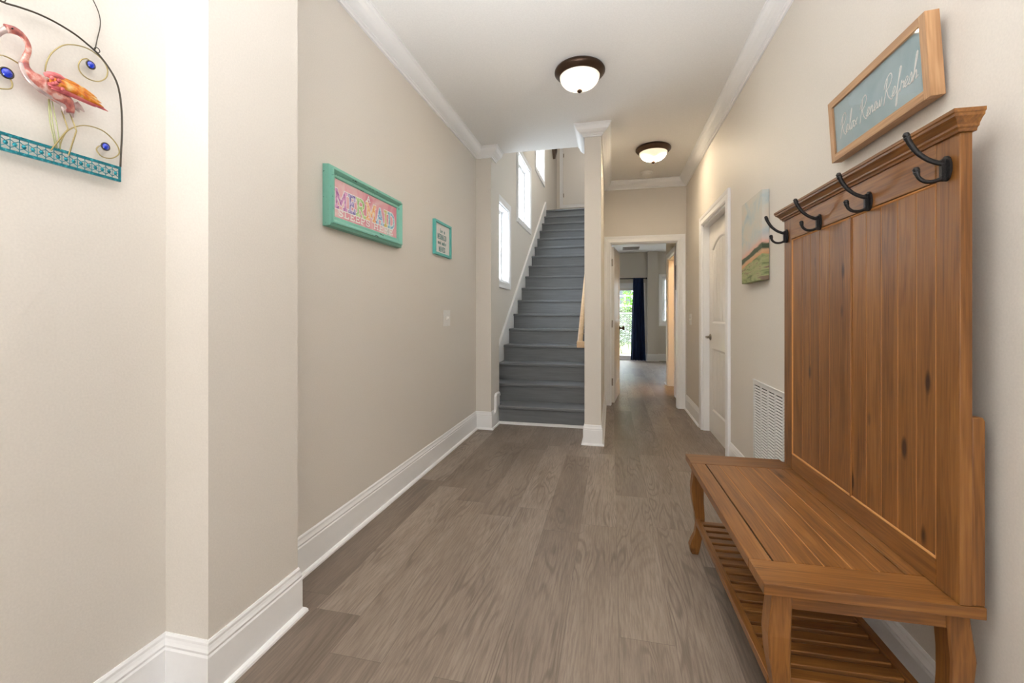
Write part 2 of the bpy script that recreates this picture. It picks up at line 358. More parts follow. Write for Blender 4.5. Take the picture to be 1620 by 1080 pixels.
# ------------------------------------------------------------------ dimensions
XL, XR, H = -1.30, .86, 2.735           # hall walls, ceiling
YB = 5.50                               # wall with the doorway
SR, ST, SY = .188, .269, 4.31           # stair rise, run, first nosing
W1 = (4.535, 5.455, 1.52, 2.44); W2 = (6.03, 6.94, 2.50, 3.42); W3 = (7.52, 8.43, 3.70, 4.62)

# ------------------------------------------------------------------ structure
struct('floor', MB().box(-1.5, 3.1, -3.3, 11.15, -.12, 0), 'floor', 'grey-brown wood-look plank floor running down the hall', 'floor')
struct('ceiling', MB().holes('z', H, H+.25, XL, XR+.12, -3.3, YB+.12, [(XL, -.23, 4.25, 9)]), 'ceil', 'flat white ceiling over the entry hall', 'ceiling')
struct('wall_left', MB().holes('x', XL-.15, XL, -3.3, 10.62, -.1, 5.8, [W1, W2, W3]), 'wall', 'long beige left wall running on up beside the staircase', 'wall')
struct('wall_left_pilaster', MB().box(XL, -1.145, 1.04, 1.41, 0, H), 'wall', 'beige pilaster standing out from the left wall near the camera', 'wall')
struct('wall_left_pier', MB().box(XL, -1.145, 4.09, 4.40, 0, H), 'wall', 'narrow beige pier at the foot of the stairs, left side', 'wall')
m = MB().box(-.23, -.09, 3.80, 9.0, 0, H); m.box(-.23, -.09, 4.25, 10.5, H, 5.8)
struct('wall_stair', m, 'wall', 'beige wall between staircase and hallway ending in a column', 'wall')
struct('wall_back', MB().holes('y', YB, YB+.12, -.09, XR, 0, H, [(-.012, .765, -1, 1.99)]), 'wall', 'beige wall at the end of the hall around the open doorway', 'wall')
struct('wall_right', MB().holes('x', XR, XR+.12, -3.3, 7.5, 0, H, [(3.605, 4.535, -1, 1.98), (6.42, 7.20, -1, 1.98)]), 'wall', 'long beige right wall behind the hall tree', 'wall')
struct('wall_front', MB().holes('y', -3.3, -3.18, XL, XR, 0, H, []), 'wall', 'beige wall behind the camera', 'wall')
struct('wall_upstairs', MB().box(XL, -.09, 10.5, 10.62, 3.196, 5.8), 'wall', 'beige wall at the top of the stairs', 'wall')
struct('ceiling_upstairs', MB().box(-1.45, 0, 4.1, 10.7, 5.8, 5.95), 'ceil', 'white ceiling above the stairwell', 'ceiling')
struct('wall_upstairs_front', MB().box(XL, -.23, 4.13, 4.25, H+.25, 5.8), 'wall', 'upper wall over the foot of the stairs', 'wall')
struct('floor_upstairs', MB().box(XL, -.23, 8.64, 10.5, 3.0, 3.17), 'stair', 'grey painted landing at the top of the stairs', 'floor')
struct('wall_far', MB().holes('y', 11.0, 11.15, -1.45, 3.1, 0, H, [(-.90, .70, -1, 1.80), (1.18, 1.95, .92, 2.0)]), 'wall', 'far wall of the back room with the glass door', 'wall')
struct('wall_far_column', MB().box(.834, 1.066, 10.88, 11.0, 0, 2.62), 'wall', 'square boxed column in the back room beside the navy curtain', 'wall')
struct('ceiling_far', MB().box(-.09, 3.1, YB+.12, 11.15, 2.62, 2.72).box(-1.45, -.09, 8.9, 11.15, 2.62, 2.72), 'ceil', 'ceiling of the back room seen through the doorway', 'ceiling')
struct('wall_far_right', MB().box(3.1, 3.22, 7.4, 11.15, 0, H), 'wall', 'right side wall of the back room', 'wall')
m = MB().box(.98, 3.1, 7.38, 7.5, 0, H); m.box(.98, 2.2, 5.9, 6.0, 0, H); m.box(2.2, 2.3, 5.9, 7.5, 0, H)
struct('wall_bathroom', m, plain('cream_wall_paint', (236, 214, 176), .6), 'cream walls of the lit side room off the back hall', 'wall')
struct('wall_far_left', MB().box(-1.45, -1.3, 8.9, 11.15, 0, 2.62), 'wall', 'left side wall of the back room', 'wall')
struct('wall_understair', MB().box(-1.3, -.09, 8.88, 9.0, 0, 2.62), 'wall', 'closed wall under the stair landing', 'wall')

BASE = [(0, 0), (.012, 0), (.012, .128), (.009, .134), (.011, .142), (.008, .15), (.006, .158), (.006, .166), (.003, .173), (0, .173)]
SHOE = [(.012, 0), (.027, 0), (.026, .008), (.021, .015), (.012, .018)]
CROWN = [(0, 0), (.085, 0), (.085, -.010), (.078, -.014), (.074, -.020), (.072, -.030), (.062, -.048), (.045, -.062), (.030, -.070), (.022, -.073), (.022, -.079), (.013, -.083), (.012, -.095), (0, -.095)]
def baseboard(name, path, side, label):
    m = MB().sweep([(x, y, 0) for x, y in path], (0, 0, 1), BASE, side).sweep([(x, y, 0) for x, y in path], (0, 0, 1), SHOE, side)
    return struct(name, m, 'trim', label, 'baseboard')
baseboard('baseboard_left', [(XL, -3.18), (XL, 1.04), (-1.145, 1.04), (-1.145, 1.41), (XL, 1.41), (XL, 4.09), (-1.145, 4.09), (-1.145, 4.36)], -1, 'tall white baseboard along the left wall and around its pilaster')
baseboard('baseboard_column', [(-.23, 4.31), (-.23, 3.80), (-.09, 3.80), (-.09, 5.47)], -1, 'white baseboard wrapping the column beside the stairs')
baseboard('baseboard_right', [(XR, YB), (XR, 4.635)], -1, 'short white baseboard between doorway and right-hand door')
baseboard('baseboard_right_front', [(XR, 3.52), (XR, -3.18)], -1, 'white baseboard on the right wall behind the bench')
baseboard('baseboard_far_hall', [(XR, 6.33), (XR, 5.64)], -1, 'white baseboard on the right just beyond the doorway')
baseboard('baseboard_far_end', [(XR+.12, 7.5), (XR, 7.5), (XR, 7.29)], -1, 'white baseboard at the end of the back hall wall')
baseboard('baseboard_far', [(2.6, 11.0), (1.066, 11.0), (1.066, 10.88), (.834, 10.88), (.834, 11.0), (.78, 11.0)], 1, 'white baseboard around the boxed column in the back room')
# raised plinth end of the pier's baseboard beside the first step
m = MB().prism([(4.20, .10), (4.372, .10), (4.372, .285), (4.355, .325), (4.235, .325), (4.205, .30), (4.20, .17), (4.165, .15), (4.165, .10)], .014, 'yz', -1.145)
m.sweep([(-1.131, 4.165, .15), (-1.131, 4.20, .175), (-1.131, 4.207, .302), (-1.131, 4.236, .322), (-1.131, 4.355, .322), (-1.131, 4.372, .29)], (1, 0, 0), [(0, 0), (-.014, 0), (-.014, .007), (-.006, .009), (0, .004)], 1)
struct('trim_1', m, 'trim', 'white stepped plinth on the pier beside the first stair', 'trim')
def crown(name, path, side, label):
    return struct(name, MB().sweep([(x, y, H) for x, y in path], (0, 0, 1), CROWN, side), 'trim', label, 'crown moulding')
crown('trim_2', [(XL, -3.18), (XL, 1.04), (-1.145, 1.04), (-1.145, 1.41), (XL, 1.41), (XL, 4.09), (-1.145, 4.09), (-1.145, 4.25)], -1, 'white crown moulding along the top of the left wall')
crown('trim_3', [(-.23, 4.25), (-.23, 3.80), (-.09, 3.80), (-.09, YB), (XR, YB), (XR, -3.18)], -1, 'white crown moulding around the column and down the right wall')

CAS = [(0, 0), (0, .014), (.010, .020), (.022, .017), (.050, .014), (.058, .018), (.080, .021), (.082, .016), (.082, 0)]
def casing(m, plane, t, a0, a1, z1, nrm, z0=None):
    """door casing around opening a0..a1 up to z1 on plane t; four-sided if z0 given"""
    P = (lambda a, z: (t, a, z)) if plane == 'x' else (lambda a, z: (a, t, z))
    n = Vector(nrm)
    pts = [P(a0, 0), P(a0, z1), P(a1, z1), P(a1, 0)] if z0 is None else [P(a0, z0), P(a0, z1), P(a1, z1), P(a1, z0)]
    # outward side
    d = Vector(pts[1])-Vector(pts[0]); left = n.cross(d.normalized()); out = Vector(P(a0-1, 0))-Vector(P(a0, 0))
    return m.sweep(pts, nrm, CAS, 1 if left.dot(out) > 0 else -1, closed=z0 is not None)

def slab(m, w_, h_, f=-1):
    """two-panel door with an arched top panel and bead lines; local x 0..w, y 0..0.035 (front at y=0 when f=-1), z 0..h"""
    m.box(0, w_, .008, .027, 0, h_)
    for y0, y1 in ((0, .009), (.026, .035)):
        st = .125; zb, zm0, zm1, zt = .215, .80, 1.03, h_-.235; arch = .085
        m.box(0, st, y0, y1, 0, h_); m.box(w_-st, w_, y0, y1, 0, h_); m.box(st, w_-st, y0, y1, 0, zb); m.box(st, w_-st, y0, y1, zm0, zm1)
        N = 14; arc = [(st+(w_-2*st)*i/N, zt+arch*(1-(2*i/N-1)**2)) for i in range(N+1)]
        m.prism([(w_-st, h_), (st, h_)]+arc, y1-y0, 'xz', y0)
        ye = y0 if y0 == 0 else y1; s_ = -1 if y0 == 0 else 1
        yb = .008 if y0 == 0 else .027
        lo = [(st, zb), (w_-st, zb), (w_-st, zm0), (st, zm0)]; hi = [(st, zm1), (w_-st, zm1)]+arc[::-1]
        for pl in (lo, hi):
            m.sweep([(x, yb, z) for x, z in pl], (0, s_, 0), [(0, 0), (0, .010), (.006, .009), (.016, .003), (.018, 0)], 1 if s_ == -1 else -1, closed=True)
            mnx, mxx = st+.03, w_-st-.03; k = 5
            for i in range(k):
                xa = mnx+(mxx-mnx)*i/k+.002; xb = mnx+(mxx-mnx)*(i+1)/k-.002
                if pl is lo: tops = (zm0-.03, zm0-.03)
                else: tops = tuple(zt+arch*(1-(2*((x-st)/(w_-2*st))-1)**2)-.03 for x in (xa, xb))
                bot = pl[0][1]+.03
                m.prism([(xa, bot), (xb, bot), (xb, tops[1]), (xa, tops[0])], .004*s_, 'xz', yb)
    return m
def hinge(parent, loc, rot=0):
    m = MB().tube([(0, 0, -.045), (0, 0, .045)], .006, 8); m.box(-.0015, .0015, -.014, .014, -.045, .045)
    o = m.build('hinge', 'nickel', parent, loc); o.rotation_euler = (0, 0, rot); return o

# right-hand hall door (door_1): closed, set back in its jamb
d = empty('door_1', (XR, 4.07, 0), 'closed white two-panel door in the right wall between canvas and doorway', 'door', kind='structure')
m = MB(); casing(m, 'x', 0, 3.605-4.07, 4.535-4.07, 1.98, (-1, 0, 0))
m.box(0, .12, -.465, -.447, 0, 1.98).box(0, .12, .447, .465, 0, 1.98).box(0, .12, -.447, .447, 1.962, 1.98)
m.box(.092, .104, -.447, -.435, 0, 1.962).box(.092, .104, .435, .447, 0, 1.962).box(.092, .104, -.435, .435, 1.95, 1.962)
m.build('door_frame', 'trim', d)
m = MB(); slab(m, .886, 1.952)
o = m.build('door_slab', 'door', d, (.055, .443, .006)); o.rotation_euler = (0, 0, R(-90))
m = MB().lathe([(0, 0), (.031, 0), (.031, .006), (.024, .012), (.011, .014), (.010, .045), (0, .047)], 20, axis='x')
m.tube(smooth_path([(.044, 0, 0), (.046, -.03, .002), (.046, -.07, .001), (.044, -.105, -.001)], 4), [.009]*10+[.0085, .008, .006], 8, flat=((1, 0, 0), .7))
o = m.build('door_handle', 'nickel', d, (.055, .385, .905)); o.scale = (-1, 1, 1)
# doorway with the open door (door_2)
d = empty('door_2', (.3765, YB, 0), 'open white panel door in the doorway at the end of the hall', 'door', kind='structure')
m = MB(); casing(m, 'y', 0, -.3885, .3885, 1.99, (0, -1, 0)); casing(m, 'y', .12, -.3885, .3885, 1.99, (0, 1, 0))
m.box(-.3885, -.384, 0, .12, 0, 1.99).box(.384, .3885, 0, .12, 0, 1.99).box(-.384, .384, 0, .12, 1.984, 1.99)
m.box(-.384, -.380, .03, .075, 0, 1.984).box(.380, .384, .03, .075, 0, 1.984).box(-.380, .380, .03, .075, 1.978, 1.984)
m.build('door_frame', 'trim', d)
m = MB(); slab(m, .74, 1.962); ds = m.build('door_slab', 'door', d, (-.345, .145, .006)); ds.rotation_euler = (0, 0, R(84))
for z in (.27, 1.0, 1.77): hinge(d, (-.3745, .123, z), R(90))
k = MB().lathe([(0, 0), (.03, 0), (.03, .006), (.012, .012), (.011, .035), (.026, .045), (.030, .058), (.024, .070), (0, .075)], 16, axis='y')
o = k.build('door_handle', 'bronze', ds, (.68, 0, .92)); o.scale = (1, -1, 1)
# lit side door beyond (door_3)
d = empty('door_3', (XR, 6.81, 0), 'warm-lit side doorway on the right beyond the open door', 'door', kind='structure')
m = MB(); casing(m, 'x', 0, -.39, .39, 1.98, (-1, 0, 0)); m.box(0, .12, -.39, -.372, 0, 1.98).box(0, .12, .372, .39, 0, 1.98).box(0, .12, -.372, .372, 1.962, 1.98)
m.build('door_frame', 'trim', d)
for z in (.28, 1.0, 1.72): hinge(d, (.118, .366, z), R(180))
# upstairs access door (door_4)
d = empty('door_4', (-.72, 10.5, 3.75), 'plain white hinged door above the top step', 'door', kind='structure')
m = MB(); casing(m, 'y', 0, -.42, .42, 1.75, (0, -1, 0), 0.0); m.build('door_frame', 'trim', d)
MB().box(-.412, .412, -.012, .0, .008, 1.74).build('door_slab', 'door', d, bevel=.002)
for z in (.22, 1.18): hinge(d, (-.412, -.014, z), R(90))

# ------------------------------------------------------------------ windows
def stair_window(i, w, label):
    y0, y1, z0, z1 = w; wd, hg = y1-y0, z1-z0
    e = empty('window_%d' % i, (XL, (y0+y1)/2, z0), label, 'window', kind='structure')
    a = -wd/2; b = wd/2
    m = MB(); casing(m, 'x', 0, a, b, hg, (1, 0, 0), 0.0)
    m.box(-.15, 0, a, a+.015, 0, hg).box(-.15, 0, b-.015, b, 0, hg).box(-.15, 0, a+.015, b-.015, 0, .015).box(-.15, 0, a+.015, b-.015, hg-.015, hg)
    m.build('window_frame', 'trim', e)
    m = MB()
    for (p, q, u, v) in ((a+.015, a+.055, .015, hg-.015), (b-.055, b-.015, .015, hg-.015), (a+.055, b-.055, .015, .055), (a+.055, b-.055, hg-.055, hg-.015), (-.03, .03, .055, hg-.055)):
        m.box(-.125, -.085, p, q, u, v)
    m.build('sash', 'plastic', e, bevel=.003)
    MB().box(-.107, -.103, a+.05, b-.05, .05, hg-.05).build('glass', 'glass', e)
    return e
stair_window(1, W1, 'lowest white stair window, partly behind the left pier')
stair_window(2, W2, 'middle white window on the stair wall')
stair_window(3, W3, 'highest white window on the stair wall, cut by the ceiling')
e = empty('window_4', (1.565, 11.0, .92), 'small white window in the back room right of the boxed column', 'window', kind='structure')
m = MB(); casing(m, 'y', 0, -.385, .385, 1.08, (0, -1, 0), 0.0); m.box(-.385, -.365, 0, .12, 0, 1.08).box(.365, .385, 0, .12, 0, 1.08).box(-.365, .365, 0, .12, 0, .02).box(-.365, .365, 0, .12, 1.06, 1.08)
m.build('window_frame', 'trim', e)
m = MB()
for q in ((-.365, -.32, .02, 1.06), (.32, .365, .02, 1.06), (-.32, .32, .02, .06), (-.32, .32, 1.02, 1.06), (-.32, .32, .52, .56)): m.box(q[0], q[1], .06, .09, q[2], q[3])
m.build('sash', 'plastic', e); MB().box(-.33, .33, .073, .077, .05, 1.03).build('glass', 'glass', e)
# sliding patio door
d = empty('door_5', (-.10, 11.0, 0), 'white-framed glass patio door in the back room', 'door', kind='structure')
m = MB(); casing(m, 'y', 0, -.80, .80, 1.80, (0, -1, 0))
m.box(-.80, -.76, 0, .12, 0, 1.80).box(.76, .80, 0, .12, 0, 1.80).box(-.76, .76, 0, .12, 1.76, 1.80).box(-.76, .76, 0, .12, 0, .04)
m.build('door_frame', 'trim', d)
m = MB()
for x0, x1, y in ((-.76, .03, .07), (-.03, .76, .03)):
    m.box(x0, x0+.05, y, y+.03, .04, 1.76).box(x1-.05, x1, y, y+.03, .04, 1.76).box(x0+.05, x1-.05, y, y+.03, .04, .11).box(x0+.05, x1-.05, y, y+.03, 1.70, 1.76)
m.build('sash', 'plastic', d); MB().box(-.72, -.02, .083, .087, .10, 1.71).box(.02, .72, .043, .047, .10, 1.71).build('glass', 'glass', d)

# ------------------------------------------------------------------ staircase
st = empty('staircase', (-.75, SY, 0), 'long straight grey-painted staircase rising to the upper floor', 'staircase')
def loc(x, y): return x+.75, y-SY
for n in range(1, 18):
    y = SY+(n-1)*ST; z = n*SR; xl = -1.128 if n == 1 else -1.276; xr = -.232
    x0, y0 = loc(xl, y); x1, _ = loc(xr, y)
    m = MB(); dpt = ST+.03 if n < 17 else .06
    if n == 1:
        m.prism([(x0, y0), (x1, y0), (x1, y0+dpt), (loc(-1.276, 0)[0], y0+dpt), (loc(-1.276, 0)[0], y0+.105), (x0, y0+.105)], .03, 'xy', z-.03)
    else: m.box(x0, x1, y0, y0+dpt, z-.03, z)
    m.build('tread', 'stair', st, bevel=.006)
    MB().box(x0+.001, x1-.001, y0+.025, y0+.045, z-SR+(.0005), z-.03).build('riser', 'stair', st)
# skirt board on the left wall
ys, zs = SY+.11, .0
sl = SR/ST
def zline(y, off): return SR+(y-SY)*sl+off
m = MB().prism([(y-SY, z) for y, z in [(4.402, .0), (4.80, .0), (8.66, zline(8.66, -.36)), (8.66, zline(8.62, .155)), (8.60, zline(8.60, .165)), (4.402, zline(4.40, .165))]], .022, 'yz', XL+.002+.75)
m.sweep([(XL+.024+.75, 4.40-SY, zline(4.40, .165)), (XL+.024+.75, 8.60-SY, zline(8.60, .165))], (1, 0, 0), [(0, 0), (-.03, 0), (-.03, .004), (-.006, .008), (0, .006)], 1)
m.build('skirt_board', 'trim', st, label='white skirt board')
MB().sweep([loc(-1.13, SY+.012)+(0,), loc(-.245, SY+.012)+(0,)], (0, 0, 1), [(.0, 0), (.013, 0), (.013, .026), (0, .026)], 1).build('shoe_strip', 'trim', st, label='white strip under the first riser')
# handrail
hr = empty('handrail', (-.305, 4.30, .80), 'natural oak handrail half hidden behind the column by the stairs', 'handrail')
sec = [(-.027, -.005), (-.02, -.03), (-.022, -.052), (.022, -.052), (.02, -.03), (.027, -.005), (.014, .012), (-.014, .012)]
m = MB(); A = [(0, 0), (4.2, 4.2*.672)]
vs = []
for y, z in A:
    for a, b in sec: vs.append((a, y, z+b+.05))
q = len(sec); m.add(vs, [(k, (k+1) % q, q+(k+1) % q, q+k) for k in range(q)]+[tuple(range(q-1, -1, -1)), tuple(range(q, 2*q))])
m.box(-.027, .073, -.045, .004, -.004, .058)
m.build('rail', 'oak', hr, bevel=.004)
for y in (.25, 1.9, 3.8):
    MB().tube([(.0, y, y*.672+.0), (.0, y, y*.672-.04), (.074, y, y*.672-.06)], .007, 8).build('bracket', 'nickel', hr)
# picture frame upstairs
f = empty('hexagon_wall_frame', (XL+.001, 9.80, 4.62), 'grey-brown wooden hexagon frame high on the stair wall', 'wall decoration', (0, 0, R(90)))
hx = [(0, .02, 0), (.36, 0, .28), (.36, 0, .68), (0, 0, .95), (-.36, 0, .68), (-.36, 0, .28)]
MB().sweep([(x, -.005, z) for x, _, z in hx], (0, -1, 0), [(0, 0), (.07, 0), (.07, .05), (0, .05)], 1, closed=True).build('frame', 'driftwood', f)
MB().sweep([(x*.55, -.005, .475+(z-.475)*.55) for x, _, z in hx], (0, -1, 0), [(0, 0), (.04, 0), (.04, .035), (0, .035)], 1, closed=True).build('inner_frame', 'driftwood', f)

# ------------------------------------------------------------------ ceiling fittings
def flush_light(x, y, label, dome, s_=1.0):
    e = empty('ceiling_light', (x, y, H), label, 'ceiling light', group=None)
    MB().lathe([(0, 0), (.150*s_, 0), (.158*s_, -.006), (.164*s_, -.016), (.164*s_, -.026), (.158*s_, -.034), (.150*s_, -.042), (.138*s_, -.052), (.131*s_, -.055), (.128*s_, -.046), (.0, -.046)], 48).build('base_ring', 'bronze', e)
    pr = [(.131*s_*math.cos(t), -.048-.088*s_*math.sin(t)) for t in [R(90)*i/10 for i in range(11)]]
    MB().lathe(pr, 48).build('glass_dome', dome, e)
    MB().lathe([(0, .001), (.015, -.001), (.019, -.006), (.018, -.013), (.012, -.019), (.006, -.023), (0, -.025)], 20, (0, 0, -.048-.086*s_)).build('finial', 'bronze', e)
    return e
flush_light(-.207, 2.90, 'bronze and frosted glass ceiling light, the nearer and larger-looking one', 'dome1')
flush_light(.390, 4.42, 'bronze and frosted glass ceiling light further down the hall by the smoke detector', 'dome2')
e = empty('smoke_detector', (.385, 5.17, H), 'round white smoke detector on the ceiling beyond the second light', 'smoke detector')
MB().lathe([(0, 0), (.066, 0), (.066, -.012), (.060, -.018), (0, -.018)], 32).build('mounting_plate', 'plastic', e)
MB().lathe([(.056, -.018), (.058, -.03), (.050, -.040), (.02, -.044), (0, -.044)], 32).build('cover', 'plastic', e)
e = empty('ceiling_vent', (.42, 10.26, 2.62), 'grey rectangular air vent on the back room ceiling', 'air vent')
m = MB().box(-.18, .18, -.19, -.16, -.01, 0).box(-.18, .18, .16, .19, -.01, 0).box(-.18, -.15, -.16, .16, -.01, 0).box(.15, .18, -.16, .16, -.01, 0); m.build('frame', plain('taupe_metal', (150, 140, 134), .5), e)
m = MB()
for i in range(12): m.box(-.15, .15, -.155+i*.026, -.14+i*.026, -.008, -.002)
m.build('louvers', bpy.data.materials['taupe_metal'], e)

# ------------------------------------------------------------------ hall tree with bench
ht = empty('hall_tree', (.369, 1.198, 0), 'honey-brown wooden hall tree with bench seat against the right wall', 'hall tree', (0, 0, R(1.35)))
Ln, Dp, ZS, TH = 1.033, .445, .45, .028
z0 = ZS-TH
MB().prism([(0, 0), (.464, 0), (.464, .115), (.06, .115), (0, .115)], TH, 'xy', z0).build('seat_end_board', 'wx', ht, bevel=.002)
MB().prism([(0, .898), (.463, .898), (.463, Ln-.05), (.411, Ln-.03), (.411, Ln), (0, Ln)], TH, 'xy', z0).build('seat_end_board', 'wx', ht, bevel=.002)
MB().box(0, .0585, .1155, .8975, z0, ZS).build('seat_front_rail', 'wy', ht, bevel=.002)
MB().box(.374, .445, .1155, .8975, z0, ZS).build('seat_back_rail', 'wy', ht, bevel=.002)
m = MB(); xs = [.062, .118, .185, .251, .314, .372]
for a, b in zip(xs[:-1], xs[1:]): m.box(a+.0016, b-.0016, .1165, .8965, z0+.006, ZS-.0005)
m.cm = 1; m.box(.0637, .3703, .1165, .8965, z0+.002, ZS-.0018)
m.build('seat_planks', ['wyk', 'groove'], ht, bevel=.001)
m = MB().box(.0590, .0630, .116, .897, z0+.002, ZS-.005); m.box(.3708, .3736, .116, .897, z0+.002, ZS-.005); m.build('seat_gap', 'void', ht)
# aprons
MB().box(.028, .046, .06, .965, z0-.042, z0-.0005).build('front_apron', 'wy', ht)
MB().box(.07, .402, .026, .044, z0-.042, z0-.0005).build('side_apron', 'wx', ht)
MB().box(.07, .402, .955, .973, z0-.042, z0-.0005).build('side_apron', 'wx', ht)
def leg(cx, cy, ox, oy):
    prof = [(.0, .014, .014, .006), (.012, .019, .016, .008), (.035, .023, .016, .007), (.065, .021, .010, .003), (.10, .018, -.001, -.003), (.14, .0185, -.006, -.004), (.19, .021, -.003, -.002), (.25, .0245, .004, .001), (.31, .0265, .006, .002), (.36, .0255, .002, 0), (.40, .0240, -.001, 0), (z0-.0005, .0235, -.002, 0)]
    vs = []; q = 8; ch = .14
    for z, r, off, off2 in prof:
        x, y = cx+off*ox, cy+off2*oy
        for a, b in ((-1, -1+ch), (-1+ch, -1), (1-ch, -1), (1, -1+ch), (1, 1-ch), (1-ch, 1), (-1+ch, 1), (-1, 1-ch)): vs.append((x+a*r, y+b*r, z))
    n = len(prof); fs = [tuple(range(q-1, -1, -1)), tuple((n-1)*q+k for k in range(q))]
    for i in range(n-1):
        for k in range(q): fs.append((i*q+k, i*q+(k+1) % q, (i+1)*q+(k+1) % q, (i+1)*q+k))
    m = MB(); m.add(vs, fs); o = m.build('leg', 'wz', ht); 
    sb = o.modifiers.new('sub', 'SUBSURF'); sb.levels = sb.render_levels = 1; sb.subdivision_type = 'SIMPLE'
    return o
leg(.048, .045, -1, -1); leg(.048, .985, -1, 1); leg(.426, .045, 1, -1); leg(.402, .985, 1, 1)
# rear posts running up beside the back panel
for y0, x0 in ((.002, .4365), (.955, .4365)):
    m = MB(); x1 = x0+.026; m.prism([(x0, .45+.001), (x1, .45+.001), (x1, .875), (x1-.004, .884), (x0, .884)], .022, 'xz', y0); m.build('rear_post', 'wz', ht, bevel=.003)
# lower slatted shelf
MB().box(.030, .052, .068, .962, .15, .175).build('shelf_front_rail', 'wy', ht, bevel=.002)
MB().box(.378, .402, .068, .962, .15, .175).build('shelf_back_rail', 'wy', ht, bevel=.002)
for i in range(17):
    y = .075+i*.0524
    MB().box(.052, .378, y, y+.036, .155, .170).build('shelf_slat', 'wx', ht, bevel=.003)
# back: stiles, rails, boards
bx = .411; zt = 1.538
MB().box(bx, .436, .0, .072, ZS+.001, zt).build('back_stile', 'wz', ht, bevel=.0015)
MB().box(bx, .436, .904, .980, ZS+.001, zt).build('back_stile', 'wz', ht, bevel=.0015)
MB().box(bx, .434, .072, .904, ZS+.001, .515).build('back_bottom_rail', 'wy', ht, bevel=.002)
MB().box(bx-.002, .434, .072, .904, 1.445, zt).build('back_top_rail', 'wy', ht, bevel=.002)
m = MB(); gs = [.072, .147, .220, .294, .368, .451, .592, .664, .739, .810, .904]
for a, b in zip(gs[:-1], gs[1:]): m.box(bx+.0035, .430, a+.0015, b-.0015, .516, 1.444)
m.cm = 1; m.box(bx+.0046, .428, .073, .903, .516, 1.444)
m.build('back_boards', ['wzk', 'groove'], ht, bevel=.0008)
MB().box(bx-.001, bx+.010, .447, .455, .516, 1.444).build('centre_bead', 'wz', ht, bevel=.002)
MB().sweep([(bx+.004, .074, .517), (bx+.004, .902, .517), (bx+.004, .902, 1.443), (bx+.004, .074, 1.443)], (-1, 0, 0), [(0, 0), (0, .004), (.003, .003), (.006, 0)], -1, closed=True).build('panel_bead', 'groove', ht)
# crown of the back
CP = [(0, 0), (.004, 0), (.006, .006), (.011, .009), (.012, .014), (.020, .024), (.026, .028), (.027, .034), (.030, .036), (.030, .044), (0, .044)]
m = MB().sweep([(.440, -.002, zt), (bx-.002, -.002, zt), (bx-.002, .982, zt), (.440, .982, zt)], (0, 0, 1), CP, 1)
m.box(bx-.002, .440, -.002, .982, zt, zt+.0435)
m.build('back_crown', 'wy', ht)
# four hooks
def hook(y):
    o = MB()
    o.lathe([(0, -.0055), (.012, -.006), (.0145, -.003), (.0145, 0), (0, 0)], 16, axis='x')
    m = MB()
    # back plate: oval
    pl = [(.0165*math.cos(t), .030*math.sin(t)) for t in [2*math.pi*i/20 for i in range(20)]]
    m.prism(pl, -.005, 'yz', 0)
    m.box(-.014, -.004, -.0045, .0045, -.029, .022)
    up = smooth_path([(-.008, 0, .012), (-.022, 0, .016), (-.042, 0, .026), (-.062, 0, .044), (-.076, 0, .066), (-.083, 0, .082)], 4)
    m.tube(up, [.0055+.0008*abs(i-8)/8 for i in range(len(up)-3)]+[.0065, .0078, .0075], 10)
    lo = smooth_path([(-.008, 0, -.020), (-.024, 0, -.028), (-.044, 0, -.028), (-.058, 0, -.018), (-.063, 0, -.003)], 4)
    m.tube(lo, [.0048]*(len(lo)-3)+[.0055, .0072, .0070], 10)
    for p in ((-.084, 0, .086), (-.0635, 0, .001)): m.lathe([(0, -.0075), (.005, -.006), (.0078, 0), (.005, .006), (0, .0075)], 10, p)
    for z in (-.018, .018): m.lathe([(0, -.0065), (.003, -.006), (.0035, -.005), (0, -.0045)], 8, (0, .009, z), axis='x')
    return m
for y in (.034, .340, .648, .948): hook(y).build('coat_hook', 'iron', ht, (bx-.002, y, 1.466), label='dark iron double coat hook')

# ------------------------------------------------------------------ wall hangings
def rect_frame(m, w_, h_, prof, y=0):
    """closed frame swept round the opening w x h centred at x=0, z from 0; prof a outward, b toward viewer"""
    return m.sweep([(-w_/2, y, 0), (w_/2, y, 0), (w_/2, y, h_), (-w_/2, y, h_)], (0, -1, 0), prof, -1, closed=True)
SK = [0]
def stroke(m, p, q, w_, y, t=.0012):
    SK[0] = (SK[0]+1) % 9; t += SK[0]*3e-5
    d = Vector((q[0]-p[0], q[1]-p[1])); l = d.length; d.normalize(); n = Vector((-d.y, d.x))*w_/2; e = d*w_*.35
    P = [(p[0]-e.x-n.x, p[1]-e.y-n.y), (q[0]+e.x-n.x, q[1]+e.y-n.y), (q[0]+e.x+n.x, q[1]+e.y+n.y), (p[0]-e.x+n.x, p[1]-e.y+n.y)]
    m.prism(P, -t, 'xz', y)
def arc(cx, cy, rx, ry, a0, a1, n=8): return [(cx+rx*math.cos(R(a0+(a1-a0)*i/n)), cy+ry*math.sin(R(a0+(a1-a0)*i/n))) for i in range(n+1)]
